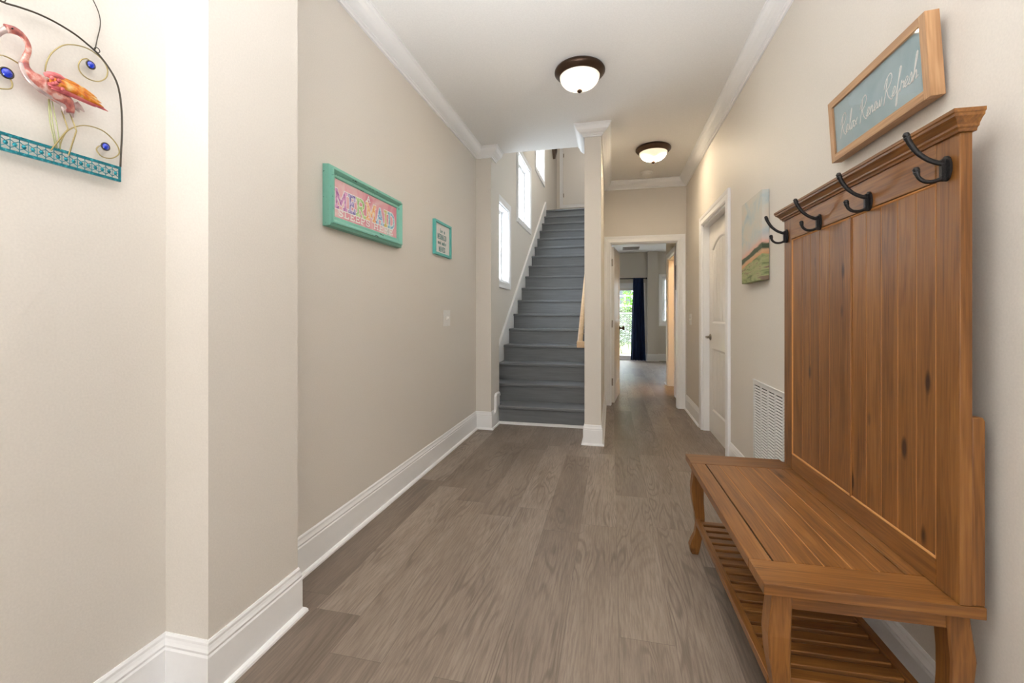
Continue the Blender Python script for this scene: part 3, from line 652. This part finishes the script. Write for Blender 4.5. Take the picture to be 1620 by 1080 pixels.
G = {'M': [[(.14, 0), (.14, 1), (.5, .25), (.86, 1), (.86, 0)], [(0, 0), (.28, 0)], [(.72, 0), (1, 0)], [(0, 1), (.16, 1)], [(.84, 1), (1, 1)]],
     'E': [[(.95, .2), (.95, 0), (.05, 0)], [(.25, 0), (.25, 1)], [(.05, 1), (.92, 1), (.92, .8)], [(.25, .52), (.7, .52)], [(.7, .42), (.7, .62)]],
     'R': [[(.2, 0), (.2, 1)], [(.05, 1), (.5, 1)]+arc(.55, .75, .27, .25, 90, -90)+[(.2, .5)], [(.5, .5), (.82, 0), (1, 0)], [(.05, 0), (.38, 0)]],
     'A': [[(.12, 0), (.5, 1), (.88, 0)], [(.27, .36), (.73, .36)], [(0, 0), (.28, 0)], [(.72, 0), (1, 0)]],
     'I': [[(.5, 0), (.5, 1)], [(.1, 0), (.9, 0)], [(.1, 1), (.9, 1)]],
     'D': [[(.2, 0), (.2, 1)], [(.05, 1), (.45, 1)]+arc(.45, .5, .45, .5, 90, -90, 12)+[(.05, 0)]],
     'S': [[(.92, .72)]+arc(.5, .76, .38, .24, 20, 180)+arc(.5, .52, .38, .0, 180, 180, 1)[:0]+[(.3, .56), (.7, .44)]+arc(.5, .24, .40, .24, 10, -160)+[(.08, .28)]],
     'L': [[(.25, 0), (.25, 1)], [(.05, 1), (.5, 1)], [(.05, 0), (.92, 0), (.92, .28)]],
     'P': [[(.2, 0), (.2, 1)], [(.05, 1), (.5, 1)]+arc(.55, .73, .3, .27, 90, -90)+[(.2, .46)], [(.05, 0), (.42, 0)]],
     'H': [[(.18, 0), (.18, 1)], [(.82, 0), (.82, 1)], [(.18, .5), (.82, .5)], [(.02, 0), (.34, 0)], [(.02, 1), (.34, 1)], [(.66, 0), (.98, 0)], [(.66, 1), (.98, 1)]],
     'W': [[(0, 1), (.25, 0), (.5, .8), (.75, 0), (1, 1)]], 'V': [[(.05, 1), (.5, 0), (.95, 1)]]}
LC = {'b': [[(.1, 1), (.1, 0)], arc(.42, .28, .32, .28, 0, 360, 10)], 'e': [[(.1, .3), (.8, .3)]+arc(.45, .28, .36, .28, 10, 310)], 'a': [arc(.42, .28, .32, .28, 0, 360, 10), [(.78, .58), (.78, 0)]],
      'n': [[(.1, .56), (.1, 0)], [(.1, .38)]+arc(.42, .34, .32, .22, 150, 0)+[(.74, 0)]], 'd': [arc(.42, .28, .32, .28, 0, 360, 10), [(.78, 1), (.78, 0)]],
      'm': [[(.05, .56), (.05, 0)], [(.05, .38)]+arc(.26, .38, .2, .18, 150, 0)+[(.46, 0)], [(.46, .38)]+arc(.68, .38, .2, .18, 150, 0)+[(.88, 0)]], 'k': [[(.1, 1), (.1, 0)], [(.7, .56), (.1, .22), (.75, 0)]]}
def glyph(m, polys, x, z, w_, h_, sw, y, t=.0012):
    for pl in polys:
        for p, q in zip(pl[:-1], pl[1:]):
            if abs(p[0]-q[0])+abs(p[1]-q[1]) < 1e-4: continue
            stroke(m, (x+p[0]*w_, z+p[1]*h_), (x+q[0]*w_, z+q[1]*h_), sw, y, t)
def text(m, s_, x0, x1, z, h_, sw, y, table=G, gap=.22):
    n = len(s_); cw = (x1-x0)/(n+gap*(n-1))
    for i, c in enumerate(s_):
        if c == ' ': continue
        glyph(m, table[c], x0+i*cw*(1+gap), z, cw, h_, sw, y)

# mermaid sign (left wall)
yc = 2.12; f = empty('mermaid_sign', (XL+.001, yc, 1.535), 'distressed teal framed pink A MERMAID SLEEPS HERE sign on the left wall', 'wall sign', (0, 0, R(90)))
pw, ph = .617, .190
m = MB(); zz = .042
m.sweep([(-pw/2, 0, zz), (pw/2, 0, zz), (pw/2, 0, zz+ph), (-pw/2, 0, zz+ph)], (0, -1, 0), [(-.004, 0), (-.004, .026), (0, .030), (.012, .030), (.016, .036), (.026, .046), (.032, .046), (.034, .036), (.046, .032), (.048, .006), (.048, 0)], -1, closed=True)
m.build('frame', 'teal_d', f)
MB().box(-pw/2-.002, pw/2+.002, -.024, -.004, zz-.002, zz+ph+.002).build('sign_panel', 'pink', f)
def Yl(y): return y-yc
m = MB()
m.box(-pw/2-.001, pw/2+.001, -.0245, -.0239, zz, zz+.004).box(-pw/2, pw/2, -.0245, -.0239, zz+ph-.004, zz+ph).box(-pw/2, -pw/2+.004, -.0245, -.0239, zz+.004, zz+ph-.004).box(pw/2-.004, pw/2, -.0245, -.0239, zz+.004, zz+ph-.004)
text(m, 'SLEEPS', Yl(1.845), Yl(2.125), 1.592-1.535, .030, .0052, -.0242)
text(m, 'HERE', Yl(2.165), Yl(2.378), 1.592-1.535, .030, .0052, -.0242)
glyph(m, G['A'], Yl(2.092), 1.724-1.535, .038, .028, .0052, -.0242)
BL = [('M', 1.818, 1.915, 'purple'), ('E', 1.93, 1.985, 'violet'), ('R', 1.997, 2.078, 'green'), ('M', 2.09, 2.182, 'orange'), ('A', 2.19, 2.268, 'blue'), ('I', 2.278, 2.31, 'gold'), ('D', 2.32, 2.398, 'cyan')]
for c, a, b, _ in BL: glyph(m, G[c], Yl(a), 1.631-1.535, b-a, .080, .023, -.0242, .0006)
m.build('white_lettering', 'ink_white', f)
for c, a, b, k in BL:
    m = MB(); glyph(m, G[c], Yl(a), 1.631-1.535, b-a, .080, .0145, -.0248, .0010); m.build('letter', 'l_'+k, f)
# small framed print
yc2 = 3.195; f = empty('framed_print', (XL+.001, yc2, 1.572), 'small turquoise framed print with grey-green lettering beside the column', 'framed print', (0, 0, R(90)))
m = MB(); m.sweep([(-.150, 0, .018), (.150, 0, .018), (.150, 0, .242), (-.150, 0, .242)], (0, -1, 0), [(0, 0), (0, .024), (.018, .024), (.018, 0)], -1, closed=True); m.build('frame', 'teal_paint', f, bevel=.001)
MB().box(-.150, .150, -.010, -.002, .018, .242).build('paper', 'paper', f)
m = MB(); t0 = -.0102
for s_, a, b, z, h_, tb, sw in (('be a', 3.155, 3.245, 1.752, .030, LC, .004), ('MERMAID', 3.10, 3.275, 1.700, .036, G, .0045), ('and make', 3.105, 3.27, 1.660, .028, LC, .0038), ('WAVES', 3.125, 3.25, 1.605, .036, G, .0045)):
    text(m, s_, a-yc2, b-yc2, z-1.572, h_, sw, t0, tb)
m.build('lettering', 'ink', f)
# Relax Renew Refresh sign (right wall), hung leaning forward from the wire at its top
ys_ = 1.630; f = empty('wooden_framed_sign', (.852, ys_, 1.697), 'oak-framed Relax Renew Refresh sign under glass above the hall tree', 'wall sign', (R(3.6), 0, R(-90)))
m = MB()
hw, hh = .265, .226; bw = .026
for z in (0, hh-bw): MB().box(-hw+bw, hw-bw, -.034, 0, z, z+bw).build('frame_rail', 'oakx', f, bevel=.001)
for x in (-hw, hw-bw): MB().box(x, x+bw, -.034, 0, 0, hh).build('frame_stile', 'oakz', f, bevel=.001)
MB().box(-hw+bw-.002, hw-bw+.002, -.026, -.004, bw-.002, hh-bw+.002).build('backing_print', 'sea', f)
kg = NT('sign_glass'); t = kg.N('ShaderNodeBsdfTransparent'); g = kg.N('ShaderNodeBsdfGlossy', i_Roughness=.01); fr = kg.N('ShaderNodeLayerWeight'); mx = kg.N('ShaderNodeMixShader')
kg.L(kg.math('ADD', .045, kg.math('MULTIPLY', .9, kg.math('POWER', fr.outputs['Facing'], 5.0))), mx.inputs[0]); kg.L(t.outputs[0], mx.inputs[1]); kg.L(g.outputs[0], mx.inputs[2]); kg.L(mx.outputs[0], kg.n['Material Output'].inputs['Surface']); M['sglass'] = kg.m
MB().box(-hw+bw-.001, hw-bw+.001, -.0315, -.0300, bw-.001, hh-bw+.001).build('glass_pane', 'sglass', f)
SC = {'R': (.62, [[(-.02, -.08), (.10, .45), (.20, 1.0)], [(-.04, .62), (.12, .98), (.42, 1.12), (.56, .92), (.40, .64), (.16, .50)], [(.18, .50), (.34, .18), (.58, -.04), (.68, .06)]]),
      'e': (.30, [[(-.04, .08), (.14, .18), (.24, .34), (.15, .40), (.04, .22), (.10, .02), (.28, .10)]]), 'l': (.26, [[(-.02, .08), (.18, .5), (.32, .98), (.22, 1.0), (.12, .5), (.12, .04), (.26, .1)]]),
      'a': (.36, [[(.26, .35), (.12, .36), (.0, .14), (.10, .0), (.24, .22), (.30, .38), (.26, .08), (.36, .08)]]), 'x': (.34, [[(.0, .36), (.14, .2), (.30, .0)], [(.32, .38), (.0, -.02)]]),
      'n': (.34, [[(.0, .0), (.08, .37)], [(.03, .12), (.16, .38), (.22, .28), (.22, .04), (.34, .10)]]), 'w': (.42, [[(.0, .3), (.04, .05), (.14, .08), (.22, .34), (.22, .06), (.32, .08), (.40, .40)]]),
      'f': (.28, [[(.0, .1), (.24, .75), (.32, 1.0), (.22, .98), (.10, .3), (.0, -.42), (.08, -.40), (.14, .0), (.28, .14)]]), 'r': (.30, [[(.0, .0), (.10, .42), (.14, .30), (.26, .32), (.22, .08), (.32, .08)]]),
      's': (.24, [[(-.02, .04), (.16, .44), (.20, .18), (.12, .0), (.0, .04)]]), 'h': (.38, [[(-.02, .0), (.18, .55), (.30, 1.02), (.20, .98), (.06, .0)], [(.08, .14), (.22, .38), (.27, .24), (.24, .04), (.38, .12)]])}
m = MB()
for word, ya, yb in (('Relax', 1.832, 1.722), ('Renew', 1.705, 1.582), ('Refresh', 1.572, 1.418)):
    tot = sum(SC[c][0] for c in word); x0, x1 = ys_-ya, ys_-yb; k = (x1-x0)/tot; x = x0
    for c in word:
        adv, pls = SC[c]
        for pl in pls:
            P = [(x+a*k+b*.012, -.0266, .075+b*.066) for a, b in pl]
            m.tube(smooth_path(P, 4), .0021, 5, flat=((0, 1, 0), .3))
        x += adv*k
m.build('script_lettering', 'ink_white', f)
MB().tube([(0, -.002, hh-.03), (0, .006, hh-.012), (0, .010, hh-.008)], .004, 6).build('hanger', 'nickel', f)
# canvas painting
f = empty('canvas_painting', (XR-.001, 2.895, 1.315), 'unframed landscape painting of clouds over green fields near the white door', 'painting', (0, 0, R(-90)))
MB().box(-.196, .196, -.038, 0, 0, .508).build('canvas', 'canvas', f, bevel=.003)
# mirror / dark frame beyond doorway
f = empty('dark_framed_mirror', (XR-.001, 6.08, 1.45), 'black-framed mirror on the side wall just inside the doorway', 'mirror', (0, 0, R(-90)))
m = MB(); m.sweep([(-.16, 0, .03), (.16, 0, .03), (.16, 0, .30), (-.16, 0, .30)], (0, -1, 0), [(0, 0), (0, .02), (.03, .02), (.03, 0)], -1, closed=True); m.build('frame', 'black', f)
MB().box(-.16, .16, -.008, -.001, .03, .30).build('mirror_glass', plain('mirror_silver', (220, 222, 225), .05, 1), f)

# flamingo wall art -------------------------------------------------
FY, FZ = .670, 1.474
f = empty('flamingo_wall_art', (XL, FY, FZ), 'metal flamingo wall art with blue gems and teal lattice base on the near left wall', 'wall art', (0, 0, R(90)))
def L2(pts, dy=-.016): return [(y-FY, dy, z-FZ) for y, z in pts]
ARCH = [(0.671, 1.795), (0.699, 1.802), (0.731, 1.809), (0.765, 1.811), (0.802, 1.807), (0.83, 1.798), (0.855, 1.786), (0.88, 1.762), (0.898, 1.732), (0.907, 1.682), (0.909, 1.612), (0.905, 1.515)]
full = [(2*FY-y, z) for y, z in ARCH[::-1]][:-1]+ARCH
MB().tube(smooth_path(L2(full), 4), .0022, 8).build('arch_wire', 'wire', f)
def mir(l): return [(2*FY-y, z) for y, z in l]
SCA = [(0.747, 1.685), (0.75, 1.708), (0.76, 1.736), (0.78, 1.765), (0.802, 1.78), (0.826, 1.788), (0.846, 1.787), (0.865, 1.778), (0.876, 1.76), (0.872, 1.736), (0.855, 1.718), (0.834, 1.713), (0.818, 1.719), (0.812, 1.734), (0.818, 1.752), (0.83, 1.762), (0.837, 1.758)]
SCB = [(0.774, 1.512), (0.778, 1.536), (0.789, 1.563), (0.81, 1.584), (0.834, 1.595), (0.863, 1.596), (0.885, 1.585), (0.9, 1.568), (0.903, 1.549), (0.885, 1.531), (0.863, 1.528), (0.851, 1.54), (0.855, 1.551), (0.863, 1.557)]
SCC = [(0.702, 1.677), (0.683, 1.681), (0.668, 1.677), (0.654, 1.66), (0.647, 1.634), (0.649, 1.612), (0.662, 1.605), (0.677, 1.609), (0.688, 1.616), (0.690, 1.628), (0.685, 1.638)]
for s_ in (SCA, SCB, SCC, mir(SCB), mir(SCA)): MB().tube(smooth_path(L2(s_, -.014), 4), .0015, 6).build('scroll_wire', 'brass', f)
for (y, z), r in (((.837, 1.750), .0085), ((.870, 1.556), .0085), ((.680, 1.645), .0100), ((2*FY-.837, 1.750), .0085), ((2*FY-.870, 1.556), .0085)):
    g = MB(); g.lathe([(0, -.006), (r*.6, -.005), (r*.9, -.002), (r, 0), (0, .001)], 20, axis='y'); o = g.build('gem', 'gem', f, (y-FY, -.016, z-FZ), label='blue glass gem')
    MB().tube([(r*1.08*math.cos(t), -.000, r*1.08*math.sin(t)) for t in [2*math.pi*i/20 for i in range(20)]], .0018, 6, closed=True).build('bezel', 'wire', o)
HANG = [(0.852, 1.8), (0.857, 1.831), (0.863, 1.865), (0.862, 1.89), (0.852, 1.915), (0.83, 1.94), (.76, 1.985), (FY, 2.02)]
MB().tube(smooth_path(L2(HANG, -.008), 4), .0012, 6).tube(smooth_path(L2(mir(HANG), -.008), 4), .0012, 6).tube(L2([(.674, 1.797), (.672, 1.86), (.670, 2.02)], -.009), .0012, 6).build('hanging_wire', 'wire', f)
MB().lathe([(0, -.020), (.006, -.019), (.006, -.016), (.002, -.015), (.002, 0)], 10, (0, 0, 2.02-FZ), axis='y').build('nail', 'wire', f)
for yy, zq in ((.851, 1.796), (.672, 1.802), (2*FY-.851, 1.796)): MB().tube([(yy-FY+.006*math.cos(t), -.016, zq-FZ+.006*math.sin(t)) for t in [2*math.pi*i/12 for i in range(12)]], .0012, 6, closed=True).build('wire_loop', 'wire', f)
# bird
NECK = [(0.674, 1.737), (0.689, 1.742), (0.702, 1.738), (0.711, 1.724), (0.711, 1.708), (0.706, 1.690), (0.7055, 1.672), (0.716, 1.656), (0.738, 1.648), (0.762, 1.640), (0.782, 1.628), (0.789, 1.606)]
nr = [.009, .0085, .0065, .0055, .0058, .0065, .0095, .0155, .0205, .021, .0165, .008]
P = smooth_path(L2(NECK, -.024), 3); rr = []
for i in range(len(NECK)-1):
    for k in range(3): rr.append(nr[i]+(nr[i+1]-nr[i])*k/3)
rr.append(nr[-1])
bd = MB().tube(P, rr, 14, flat=((0, 1, 0), .55)).build('bird_body', 'b_pink', f, label='pink enamelled flamingo body')
MB().tube(smooth_path(L2([(0.676, 1.737), (0.668, 1.727), (0.661, 1.712), (0.660, 1.698)], -.024), 3), [.007, .0065, .006, .0055, .005, .0045, .0035, .003, .002, .001], 8, flat=((0, 1, 0), .5)).build('beak', 'b_silver', bd)
MB().lathe([(0, -.003), (.0018, -.002), (.0018, 0), (0, 0)], 8, (.682-FY, -.0285, 1.741-FZ), axis='y').build('eye', 'black', bd)
m = MB().tube(smooth_path(L2([(0.697, 1.678), (0.703, 1.662), (0.718, 1.645), (0.742, 1.636), (0.768, 1.626), (0.786, 1.610)], -.026), 3), [.003, .005, .006, .007, .008, .009, .0095, .010, .011, .011, .011, .010, .009, .008, .006, .003], 10, flat=((0, 1, 0), .5)); m.build('belly', 'b_silver', bd)
m = MB()
for a, b in (((.776, 1.625), (.778, 1.598)), ((.786, 1.628), (.795, 1.598)), ((.800, 1.636), (.818, 1.622)), ((.795, 1.634), (.808, 1.616))):
    m.tube(L2([a, ((a[0]+b[0])/2, (a[1]+b[1])/2), b], -.024), [.007, .0065, .002], 8, flat=((0, 1, 0), .4))
m.build('tail', 'b_silver', bd)
def feather(a, b, r, dy): 
    A, B = Vector((a[0], a[1])), Vector((b[0], b[1])); pts = [A.lerp(B, t) for t in (0, .2, .45, .7, .9, 1)]
    return L2([(p.x, p.y+.004*math.sin(math.pi*t)) for p, t in zip(pts, (0, .2, .45, .7, .9, 1))], dy), [r*.5, r*.95, r, r*.85, r*.45, r*.1]
for mat, fs in (('b_orange', [((.745, 1.672), (.838, 1.664), .008, -.036), ((.742, 1.664), (.846, 1.655), .0085, -.038), ((.740, 1.658), (.850, 1.646), .008, -.040)]),
                ('b_red', [((.738, 1.650), (.861, 1.641), .0075, -.038), ((.745, 1.645), (.835, 1.640), .006, -.036), ((.732, 1.667), (.775, 1.676), .008, -.037)])):
    m = MB()
    for a, b, r, dy in fs:
        p, q = feather(a, b, r, dy); m.tube(p, q, 10, flat=((0, 1, 0), .35))
    m.build('wing', mat, bd)
m = MB()
for y, z in ((.742, 1.664), (.750, 1.656), (.762, 1.648), (.745, 1.652), (.755, 1.664)): m.lathe([(0, -.004), (.004, -.003), (.005, 0), (0, .001)], 10, (y-FY, -.043, z-FZ), axis='y')
m.build('wing_scales', 'b_red', bd)
for l in ([(0.774, 1.605), (0.786, 1.566), (0.753, 1.503)], [(0.790, 1.606), (0.803, 1.569), (0.787, 1.503)]): MB().tube(L2(l, -.022), .0016, 6).build('bird_leg', 'brass', bd)
m = MB()
for l in ([(0.752, 1.622), (0.758, 1.568), (0.767, 1.512)], [(0.757, 1.62), (0.767, 1.563), (0.773, 1.512)], [(0.750, 1.622), (0.753, 1.57), (0.764, 1.512)]): m.tube(L2(l, -.019), .0011, 6)
m.build('reed', plain('pale_green_wire', (186, 190, 140), .4, .6), f)
# teal lattice base
m = MB(); hw2 = .235
m.box(-hw2, hw2, -.019, -.013, 0, .006).box(-hw2, hw2, -.019, -.013, .034, .040).box(-hw2, -hw2+.003, -.019, -.013, .006, .034).box(hw2-.003, hw2, -.019, -.013, .006, .034)
n = 30; px = 2*(hw2-.004)/n
for i in range(n):
    xx = -hw2+.004+(i+.5)*px
    m.lathe([(0, -.003), (.0022, -.0024), (.0042, -.001), (.0046, 0), (0, .0005)], 8, (xx, -.016, .020), axis='y')
    for dx in (-1, 1):
        m.tube([(xx, -.016, .024), (xx+dx*px/2, -.016, .029), (xx+dx*px*.5, -.016, .035)], .0009, 5); m.tube([(xx, -.016, .016), (xx+dx*px/2, -.016, .011), (xx+dx*px*.5, -.016, .005)], .0009, 5)
    m.tube([(xx-px/2, -.016, .029), (xx-px/2, -.016, .011)], .0007, 4)
    for zz_ in (.003, .037): m.lathe([(0, -.0015), (.0018, -.001), (.0024, 0), (0, 0)], 6, (xx, -.019, zz_), axis='y')
m.build('lattice_base', 'b_teal', f, label='teal pierced floral strip')

# ------------------------------------------------------------------ switches and return-air grille
def switch(loc, rz, w_, h_, label):
    e = empty('light_switch', loc, label, 'light switch', (0, 0, rz))
    MB().box(-w_/2, w_/2, -.006, 0, -h_/2, h_/2).build('cover_plate', 'plastic', e, bevel=.002)
    m = MB().lathe([(0, -.022), (.010, -.021), (.012, -.008), (.013, -.006), (0, -.005)], 16, (.012, 0, 0), axis='y'); m.box(-.022, -.012, -.012, -.006, -.014, .014)
    m.build('toggle', 'plastic', e, bevel=.001)
    return e
switch((XL+.0005, 3.31, 1.09), R(90), .14, .13, 'white double light switch on the left wall below the small print')
switch((XR-.0005, 5.19, 1.065), R(-90), .12, .125, 'white light switch on the right wall beside the far doorway')
e = empty('return_air_grille', (XR-.0005, 2.60, .19), 'white louvered return air grille low on the right wall behind the bench', 'air grille', (0, 0, R(-90)))
gw, gh = .365, .525
m = MB().box(-gw, gw, -.008, 0, 0, .022).box(-gw, gw, -.008, 0, gh-.022, gh).box(-gw, -gw+.022, -.008, 0, .022, gh-.022).box(gw-.022, gw, -.008, 0, .022, gh-.022)
nc = 6; cw = (2*gw-.044)/nc
for i in range(1, nc): x = -gw+.022+i*cw; m.box(x-.009, x+.009, -.006, -.001, .022, gh-.022)
m.box(-gw, gw, -.012, 0, gh, gh+.006)
m.build('frame', 'white_metal', e, bevel=.001)
MB().box(-gw+.02, gw-.02, -.0008, -.0002, .02, gh-.02).build('duct_opening', 'void', e)
for i in range(nc):
    m = MB(); xa = -gw+.022+i*cw+(.009 if i else 0); xb = -gw+.022+(i+1)*cw-(.009 if i < nc-1 else 0)
    k = 29
    for j in range(k):
        z = .024+j*(gh-.05)/k
        m.prism([(-.001, z+.010), (-.0022, z+.011), (-.0075, z+.002), (-.0063, z+.001)], xb-xa, 'yz', xa)
    m.build('louvers', 'white_metal', e)

# ------------------------------------------------------------------ back room: curtain and rod
e = empty('curtain_rod', (.1, 10.95, 1.985), 'thin black curtain rod over the patio door', 'curtain rod')
MB().tube([(-1.1, 0, 0), (.70, 0, 0)], .011, 10).lathe([(0, -.02), (.02, -.01), (.02, .01), (0, .02)], 10, (.71, 0, 0), axis='x').build('rod', 'black', e)
MB().box(.60, .62, 0, .05, -.012, .012).build('bracket', 'black', e)
m = MB(); nx, nz = 60, 14; vs = []
for j in range(nz+1):
    t = j/nz; z = 1.995-1.98*t; xl = .50-.06*t; xr = .735+.055*t
    for i in range(nx+1):
        u = i/nx; amp = .028*(.55+.45*t); vs.append((xl+(xr-xl)*u, 10.90-.0+amp*math.sin(u*2*math.pi*5+.6*math.sin(3*t))+.006*math.sin(u*37+t*5), z))
fs = [(j*(nx+1)+i, j*(nx+1)+i+1, (j+1)*(nx+1)+i+1, (j+1)*(nx+1)+i) for j in range(nz) for i in range(nx)]
m.add(vs, fs, True); cu = m.build('curtain', 'navy'); tag(cu, 'long navy blue curtain hanging at the right of the patio door', 'curtain')
so = cu.modifiers.new('solid', 'SOLIDIFY'); so.thickness = .003

# ------------------------------------------------------------------ outside
tag(MB().box(-9, 9, 11.2, 26, -.25, -.12).build('lawn', 'grass'), 'sunlit grass lawn behind the house', 'lawn', kind='structure')
tag(MB().box(-3, 6, 11.2, 13.3, -.2, -.06).build('bounce_slab', plain('concrete', (170, 168, 164), .9, var=.08)), 'added grey concrete slab outside the glass door for neutral bounce light', 'patio')  # slab added to bounce neutral light onto the back room ceiling
fe = empty('chain_link_fence', (.3, 13.6, -.12), 'galvanised chain link fence across the back yard', 'fence')
m = MB()
for i in range(62):
    for s_ in (-1, 1):
        x = -1.9+i*.062; x2 = x+s_*1.26
        a, b = (x, 0), (x2, 1.26)
        m.tube([(a[0], .002*s_, a[1]+.02), (b[0], .002*s_, b[1])], .0022, 4, caps=False)
m.build('wire_mesh', 'galv', fe)
MB().tube([(-3, 0, 1.27), (3, 0, 1.27)], .020, 8).build('top_rail', 'galv', fe)
for x in (-2, 2): MB().tube([(x, 0, 0), (x, 0, 1.33)], .028, 8).build('post', 'galv', fe)
def shrub(name, c, rx, rz, n, mat, label, size=.035, z0=.1):
    e = empty(name, c, label, 'shrub'); m = MB()
    for i in range(n):
        t = random.random(); a = random.random()*6.283; rad = rx*math.sqrt(random.random())*(1-.3*t); p = Vector((rad*math.cos(a), rad*math.sin(a)*.7, z0+t*rz))
        d = Vector((random.uniform(-1, 1), random.uniform(-1, 1), random.uniform(-.6, .8))).normalized(); q = d.cross(Vector((random.random(), random.random(), 1))).normalized(); L = size*random.uniform(.7, 1.5)
        w_ = L*.45; nn = d.cross(q)*L*.12
        m.add([p, p+d*L*.5+q*w_+nn, p+d*L, p+d*L*.5-q*w_+nn, p+d*L*.5], [(0, 1, 4), (1, 2, 4), (2, 3, 4), (3, 0, 4)])
    m.build('foliage', mat, e)
    s_ = MB()
    for i in range(9):
        a = random.random()*6.283; s_.tube(smooth_path([(0, 0, 0), (.3*rx*math.cos(a), .3*rx*math.sin(a), rz*.5), (.8*rx*math.cos(a), .6*rx*math.sin(a), rz)], 3), .006, 5)
    s_.build('stem', 'bark', e)
    return e
shrub('leafy_shrub', (.55, 15.3, -.12), .26, 2.05, 520, 'leaf', 'tall bright green leafy sapling behind the fence', .075, .9)
shrub('leafy_shrub', (.30, 14.2, -.12), .62, 1.15, 2400, 'leaf2', 'low dull green bush filling the view behind the fence mesh', .055, .25)
nb = empty('neighbour_house', (.6, 20.0, -.12), 'grey neighbouring house with a white-framed window beyond the fence', 'house')
m = MB().box(-6, 6, 0, .3, 0, 5)
for i in range(28): m.box(-6, 6, -.012, 0, i*.18, i*.18+.165)
m.build('wall', 'grey_siding', nb)
MB().box(-.40, .95, -.05, -.012, .75, 2.55).build('window_frame', 'plastic', nb)
m = MB()
for x0, x1 in ((-.30, .24), (.36, .86)):
    for z0_, z1_ in ((.85, 1.58), (1.68, 2.45)): m.box(x0, x1, -.056, -.05, z0_, z1_)
m.build('pane', 'darkglass', nb)
m = MB()
for x in (-.03, .61): m.box(x-.012, x+.012, -.062, -.056, .85, 2.45)
for z in (1.2, 2.06): m.box(-.30, .86, -.062, -.056, z-.012, z+.012)
m.build('muntins', 'plastic', nb)
nb = empty('side_house', (-5.5, 8, -.2), 'pale sided neighbouring house glimpsed through the stair windows', 'house')
m = MB().box(-.3, 0, -6, 10, 0, 8)
for i in range(40): m.box(0, .02, -6, 10, i*.2, i*.2+.18)
m.build('wall', 'pale_siding', nb)
# warm lamp inside the side room
e = empty('side_room_light', (1.6, 6.8, 2.55), 'warm ceiling light inside the side room', 'ceiling light')
MB().lathe([(0, .07), (.12, .07), (.12, .0), (.09, -.05), (0, -.07)], 24).build('glass_dome', emit('warm_globe', (1, .74, .44, 1), 40), e)

def fill_globe(loc, label, st, c):  # unseen fixtures added to brighten the stairwell and the back room
    e = empty('ceiling_light', loc, label, 'ceiling light')
    MB().lathe([(0, .0), (.13, .0), (.13, -.02), (0, -.02)], 24).build('base_ring', 'bronze', e)
    MB().lathe([(.12, -.02), (.11, -.06), (.07, -.09), (0, -.10)], 24).build('glass_dome', emit('fill_globe_glass', c, st), e)
fill_globe((-.75, 7.6, 5.8), 'unseen ceiling light added above the upper stairs', 45, (1, .88, .74, 1))
fill_globe((2.0, 9.0, 2.62), 'unseen ceiling light added in the back room', 6, (1, .9, .8, 1))
